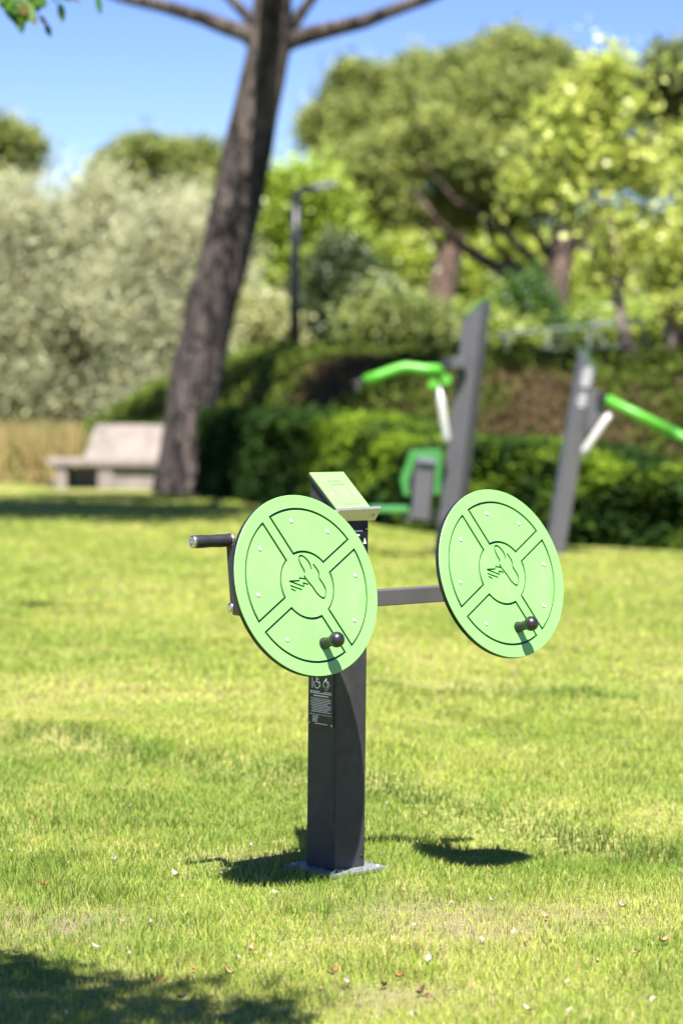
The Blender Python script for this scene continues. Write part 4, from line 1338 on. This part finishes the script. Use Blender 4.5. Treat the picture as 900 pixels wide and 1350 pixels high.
for i, (px, Y, lab, L_, ca_, cb2) in enumerate(sh):
    b0 = bt(px, 440, Y)
    c = L_[0][:3]
    tree('bush', b0, lab, 'bush', [([b0, (c[0], c[1], c[2])], [.07, .02])], L_, 9000, 0.2, 20, 0.14, 0.08, ca_, cb2, M_leaf, M_bark, 310 + i, shell=0.4, group='bushes behind the mound', crown_name='foliage')

P = lambda x, y, Y=84: tuple(at(x, y, Y))
for (px, sd_, lab, L_) in ((520, 303, 'yellow green leafy tree seen under the crown of the left big pine', [lb(500, 330, 84, 70, 34), lb(550, 345, 84, 50, 30), lb(470, 360, 84, 45, 40), lb(530, 395, 84, 60, 30), lb(480, 310, 84, 50, 26)]),
                           (660, 304, 'yellow green leafy tree seen under the limbs of the tallest pine', [lb(640, 360, 84, 45, 34), lb(690, 350, 84, 45, 36), lb(660, 400, 84, 60, 26), lb(770, 380, 84, 50, 40), lb(620, 330, 84, 30, 24)])):
    b0 = bt(px, 440, 84)
    tree('broadleaf_tree', b0, lab, 'tree', [([b0, P(px, 400), P(px, 350)], [.2, .15, .05])], L_, 16000, 0.35, 18, 0.26, 0.17, (0.18, 0.27, 0.025), (0.50, 0.56, 0.08), M_leaf, M_bark, sd_, shell=0.35)

# young light green trees at right
YS = 34.0
b0 = bt(829, 462, YS)
P = lambda x, y, d=0: tuple(at(x, y, YS + d))
SG1, SG2 = (0.30, 0.38, 0.05), (0.58, 0.63, 0.15)
tree('young_tree', b0, 'young light green tree with pale slim trunk in front of the tallest pine', 'tree',
     [([b0, P(828, 462), P(818, 420), P(814, 380), P(812, 340), P(800, 270), P(795, 200), P(800, 120)], [.10, .10, .085, .075, .07, .05, .04, .015]),
      ([P(814, 390), P(780, 330), P(740, 290), P(690, 250)], [.05, .035, .02, .01]), ([P(806, 300), P(770, 240), P(735, 190)], [.04, .025, .01]), ([P(800, 260), P(840, 200), P(870, 170)], [.04, .02, .01]), ([P(812, 340), P(860, 290), P(880, 240)], [.04, .02, .01])],
     [lb(800, 95, YS, 45, 35), lb(760, 140, YS, 50, 35), lb(820, 140, YS, 40, 50), lb(725, 185, YS, 50, 38), lb(790, 205, YS, 65, 55), lb(740, 245, YS, 60, 40), lb(690, 240, YS, 34, 20), lb(850, 230, YS, 50, 55), lb(775, 290, YS, 40, 34), lb(835, 310, YS, 50, 46), lb(800, 350, YS, 36, 22), lb(700, 265, YS, 30, 20)],
     4400, 0.15, 9, 0.13, 0.10, SG1, SG2, M_leaf, M_bark3, 401, shell=0.15, group=None, c3=(0.55, 0.58, 0.14), c3p=0.08)
b0 = bt(886, 462, 36)
P = lambda x, y, d=0: tuple(at(x, y, 36 + d))
tree('young_tree', b0, 'second young light green tree at the right edge of the picture', 'tree',
     [([b0, P(884, 430), P(890, 380), P(900, 300), P(905, 200)], [.11, .09, .07, .05, .02]), ([P(888, 410), P(868, 370), P(860, 330)], [.05, .03, .01])],
     [lb(900, 210, 36, 40, 50), lb(915, 290, 36, 50, 50), lb(880, 340, 36, 40, 40), lb(890, 400, 36, 34, 24), lb(935, 380, 36, 50, 50)],
     3400, 0.15, 9, 0.13, 0.10, SG1, SG2, M_leaf, M_bark3, 402, shell=0.15, group=None)

# distant wood
rg = np.random.default_rng(77)
n = 80000
x = rg.uniform(-32, 36, n); y = rg.uniform(92, 112, n)
hz = 6.6 + 2.4 * vnoise(x, x * 0, 0.22, 81) + 1.2 * vnoise(x, y, 0.8, 82)
z = -0.1 + hz * rg.random(n) ** 0.8
V = leaf_quads(np.stack([x, y, z], 1), 0.42, 0.3, rg)
t = np.clip(vnoise(x, z, 0.5, 83) + rg.normal(0, 0.15, n), 0, 1)[:, None]
col = np.array((0.10, 0.16, 0.02)) * (1 - t) + np.array((0.36, 0.42, 0.08)) * t
tag(poly_mesh('distant_wood', V, 1, [(0, 1, 2, 3)], M_leaf, col), 'hazy green wood seen between the far tree trunks', 'wood', kind='stuff')

# ------------------------------------------------------------------ overhanging tree, left, just out of the frame but for its twigs
def big_leaf(c, d, s, L, W):
    c = np.array(c); d = np.array(d) / np.linalg.norm(d); s = np.array(s) - d * (np.array(s) @ d); s /= np.linalg.norm(s)
    nrm = np.cross(d, s)
    ks = [(0, 0), (0.2, .7), (0.5, 1), (0.8, .6), (1, 0), (0.8, -.6), (0.5, -1), (0.2, -.7)]
    return [Vector(c + d * L * a + s * W / 2 * b + nrm * (0.12 * L * (a - .5) ** 2 + 0.08 * W * abs(b))) for a, b in ks]


YT = 13.0
ob = (-5.0, 13.3, gz(-5.0, 13.3) - 0.03)
P = lambda x, y, d=0: tuple(at(x, y, YT + d))
tw = [([ob, (-4.95, 13.3, 1.2), (-4.8, 13.25, 2.3), (-4.6, 13.2, 3.6), (-4.5, 13.2, 4.8)], [0.09, 0.08, 0.07, 0.05, 0.02]),
      ([(-4.7, 13.22, 3.0), (-3.7, 13.1, 3.6), (-2.7, 13.0, 3.75), P(-20, -22), P(60, -14), P(130, -8)], [0.04, 0.03, 0.022, 0.012, 0.007, 0.003]),
      ([P(-20, -22), P(15, 2), P(28, 14)], [0.006, 0.004, 0.002]), ([P(60, -14), P(75, 4), P(80, 10)], [0.005, 0.003, 0.002])]
rt = tree('overhanging_tree', ob, 'leafy twigs with pointed green leaves hanging in at the top left corner', 'tree', tw,
          [(-4.8, 13.3, 4.6, 1.2, 1.2, .9), (-4.3, 13.4, 4.2, .8, .9, .6), (-5.5, 13.0, 4.1, 1.0, 1.1, .7)], 2600, 0.10, 8, 0.07, 0.03, (0.05, 0.12, 0.01), (0.16, 0.28, 0.03), M_leaf, M_bark, 501, shell=0.2)
rr = random.Random(9)
lv = bmesh.new()
lf = []
for (x0, y0, x1, y1, wd) in ((20, -5, 8, 15, 8), (18, 0, 36, 34, 16), (26, -4, 48, 36, 13), (14, -6, 28, 46, 9), (40, -8, 62, 8, 12), (62, -8, 46, 2, 9), (2, -8, 14, 10, 12), (30, -8, 24, 24, 12), (52, 18, 62, 34, 5), (60, 30, 68, 50, 6),
                             (79, 3, 84, 30, 8), (92, -6, 106, 6, 6), (128, -10, 133, 22, 6), (-10, -12, 6, 4, 10), (48, -14, 70, -2, 10), (84, -12, 92, 2, 8), (108, -14, 118, -2, 8), (30, 4, 34, 22, 10), (5, 2, 20, 30, 8), (22, 6, 30, 44, 13), (34, 0, 42, 30, 13), (12, -4, 22, 22, 12), (48, -4, 60, 12, 11), (0, -6, 12, 12, 12), (38, -10, 52, 16, 12), (70, -10, 84, 2, 10)):
    a = np.array(P(x0, y0, rr.uniform(-.15, .15))); b = np.array(P(x1, y1, rr.uniform(-.15, .15)))
    d = b - a
    sd_ = (np.array(P(10 + x0, y0)) - np.array(P(x0, y0))); sd_ = sd_ + np.array([0, rr.uniform(-.6, .6) * np.linalg.norm(sd_), 0])
    q = big_leaf(a, d, sd_, np.linalg.norm(d), wd * 1.5 * 13.0 / F_PX)
    f = lv.faces.new([lv.verts.new(v) for v in q])
me = bpy.data.meshes.new('leaves')
bmesh.ops.triangulate(lv, faces=lv.faces)
bmesh.ops.translate(lv, verts=lv.verts, vec=-Vector(ob))
lv.to_mesh(me); lv.free()
ca = me.attributes.new('pigment', 'FLOAT_COLOR', 'POINT')
for i in range(len(me.vertices)):
    k = i // 8
    c = ((0.03, 0.09, 0.008), (0.06, 0.15, 0.01), (0.10, 0.08, 0.015))[(k * 7) % 3 if k % 5 else 1]
    ca.data[i].color = (*c, 1)
me.materials.append(M_leaf)
o = link('hanging_leaves', me, rt)

# tree beside the camera whose crown shades the near left corner of the lawn
ob = (-2.6, 2.2, -0.03)
lob = []
kx = 1 / math.tan(SUN_EL)
def over(px, py, h, r):
    """a leaf cluster at height h whose shade falls on the lawn at (px, py)"""
    g = at_ground(px, py); s = s_dir
    return (g[0] + s.x * h / s.z, g[1] + s.y * h / s.z, h, r, r, r * 0.6)
lobs = [over(-60, 1300, 3.7, .30), over(30, 1330, 3.8, .26), over(0, 1370, 3.6, .30), over(110, 1390, 3.5, .26), over(130, 1325, 3.7, .14), over(215, 1345, 3.8, .17), over(60, 1290, 3.8, .12), over(240, 1300, 3.9, .11), over(20, 1272, 3.8, .15), over(150, 1300, 3.8, .14), over(340, 1345, 3.7, .16), over(310, 1330, 3.7, .12), over(385, 1318, 3.6, .08),
        over(250, 1400, 3.6, .25), over(400, 1420, 3.6, .22), over(-150, 1280, 3.8, .4), over(-300, 1330, 3.9, .5)]
tw = [([ob, (-2.6, 2.2, 1.2), (-2.5, 2.3, 2.4), (-2.3, 2.4, 3.3), (-2.1, 2.5, 4.0)], [0.13, 0.11, 0.09, 0.07, 0.02])]
for l_ in lobs:
    tw.append(([(-2.4, 2.35, 2.9), ((-2.4 + l_[0]) / 2, (2.35 + l_[1]) / 2, 3.6), (l_[0], l_[1], l_[2])], [0.035, 0.02, 0.006]))
lobs += [(-2.3, 2.4, 4.0, .8, .8, .5), (-2.9, 1.9, 3.7, .7, .7, .5)]
tree('shade_tree', ob, 'small leafy tree shading the near left corner of the lawn', 'tree', tw, lobs, 9000, 0.06, 9, 0.07, 0.035, (0.05, 0.12, 0.01), (0.16, 0.28, 0.03), M_leaf, M_bark, 502, shell=0.1)

# ------------------------------------------------------------------ fallen leaves and petals
leafcols = [((0.48, 0.41, 0.33), 'small pale bleached leaf lying on the lawn', 'pale'), ((0.42, 0.27, 0.14), 'small tan dry leaf lying on the lawn', 'tan'), ((0.36, 0.14, 0.05), 'small rust orange dry leaf lying on the lawn', 'rust'), ((0.10, 0.045, 0.02), 'small dark brown curled leaf lying on the lawn', 'brown')]
protos = []
for kk, (c, lab, nm) in enumerate(leafcols):
    for v in range(2):
        b_ = bmesh.new()
        L, Wd = 0.026 + 0.008 * v, 0.013 + 0.003 * v
        rows = 7
        grid = []
        for i in range(rows):
            t = i / (rows - 1); ww = Wd / 2 * math.sin(math.pi * (0.06 + 0.88 * t)) ** 0.7
            zc = 0.008 * (t - 0.5) ** 2 * 4 * (0.5 + v)
            grid.append([b_.verts.new(((t - .5) * L, s * ww, zc + 0.005 * abs(s) * (1 + v))) for s in (-1, -.5, 0, .5, 1)])
        for i in range(rows - 1):
            for j in range(4):
                f = b_.faces.new((grid[i][j], grid[i][j + 1], grid[i + 1][j + 1], grid[i + 1][j])); f.smooth = True
        me = bpy.data.meshes.new('fallen_leaf'); b_.to_mesh(me); b_.free()
        me.materials.append(bpy.data.materials.get('dry leaf ' + nm) or mat('dry leaf ' + nm, c, 0.7, 0, 0.3, 90, 0.3, 400, 0.3))
        protos.append((me, lab, nm))
spots = [(232, 1160, 0), (293, 1158, 0), (342, 1165, 1), (363, 1182, 0), (12, 1127, 0), (93, 1138, 0), (120, 1076, 0), (169, 1070, 0), (72, 1090, 0), (351, 1219, 3), (336, 1262, 1), (358, 1261, 0), (315, 1264, 0), (436, 1290, 3), (441, 1287, 2), (421, 1306, 1), (405, 1322, 3),
         (253, 1283, 2), (161, 1301, 1), (87, 1298, 1), (102, 1247, 2), (163, 1221, 1), (125, 1254, 0), (71, 1342, 0), (88, 1345, 0), (285, 1331, 0), (329, 1259, 1), (515, 1238, 0), (636, 1245, 0), (677, 1229, 0), (695, 1248, 1), (565, 1274, 0), (759, 1276, 2), (788, 1275, 1),
         (563, 1314, 3), (556, 1315, 3), (524, 1294, 2), (506, 1306, 3), (858, 1319, 0), (754, 1333, 0), (694, 1338, 0), (549, 1347, 0), (501, 1348, 0), (459, 1302, 0), (559, 1066, 1), (510, 1063, 0), (530, 1174, 1), (545, 1226, 0), (820, 1190, 0), (880, 1122, 0), (875, 1248, 1), (745, 1297, 0),
         (20, 1262, 0), (6, 1260, 1), (170, 1265, 0), (213, 1300, 2), (200, 1222, 0), (240, 1187, 1), (150, 1142, 0), (55, 1172, 2), (45, 1110, 1), (240, 1322, 1), (300, 1290, 1), (375, 1340, 1), (620, 1300, 1), (660, 1275, 0), (720, 1210, 1), (595, 1190, 1), (840, 1262, 1), (650, 1180, 0), (330, 1122, 0), (205, 1116, 0)]
rr = random.Random(12)
for i, (px, py, k) in enumerate(spots):
    g = at_ground(px, py)
    x, y = float(g[0]), float(g[1])
    z = float(lawn_z(np.array([x]), np.array([y]))[0]) + 0.008
    me, lab, nm = protos[k * 2 + rr.randint(0, 1)]
    o = bpy.data.objects.new('fallen_leaf', me); COL.objects.link(o)
    o.location = (x, y, z + 0.001)
    o.rotation_euler = (rr.uniform(-.5, .5) + (math.pi if rr.random() < .3 else 0), rr.uniform(-.5, .5), rr.uniform(0, 6.28))
    s = rr.uniform(0.5, 0.95); o.scale = (s, s, s)
    tag(o, lab, 'leaf', nm + ' fallen leaves scattered on the lawn')
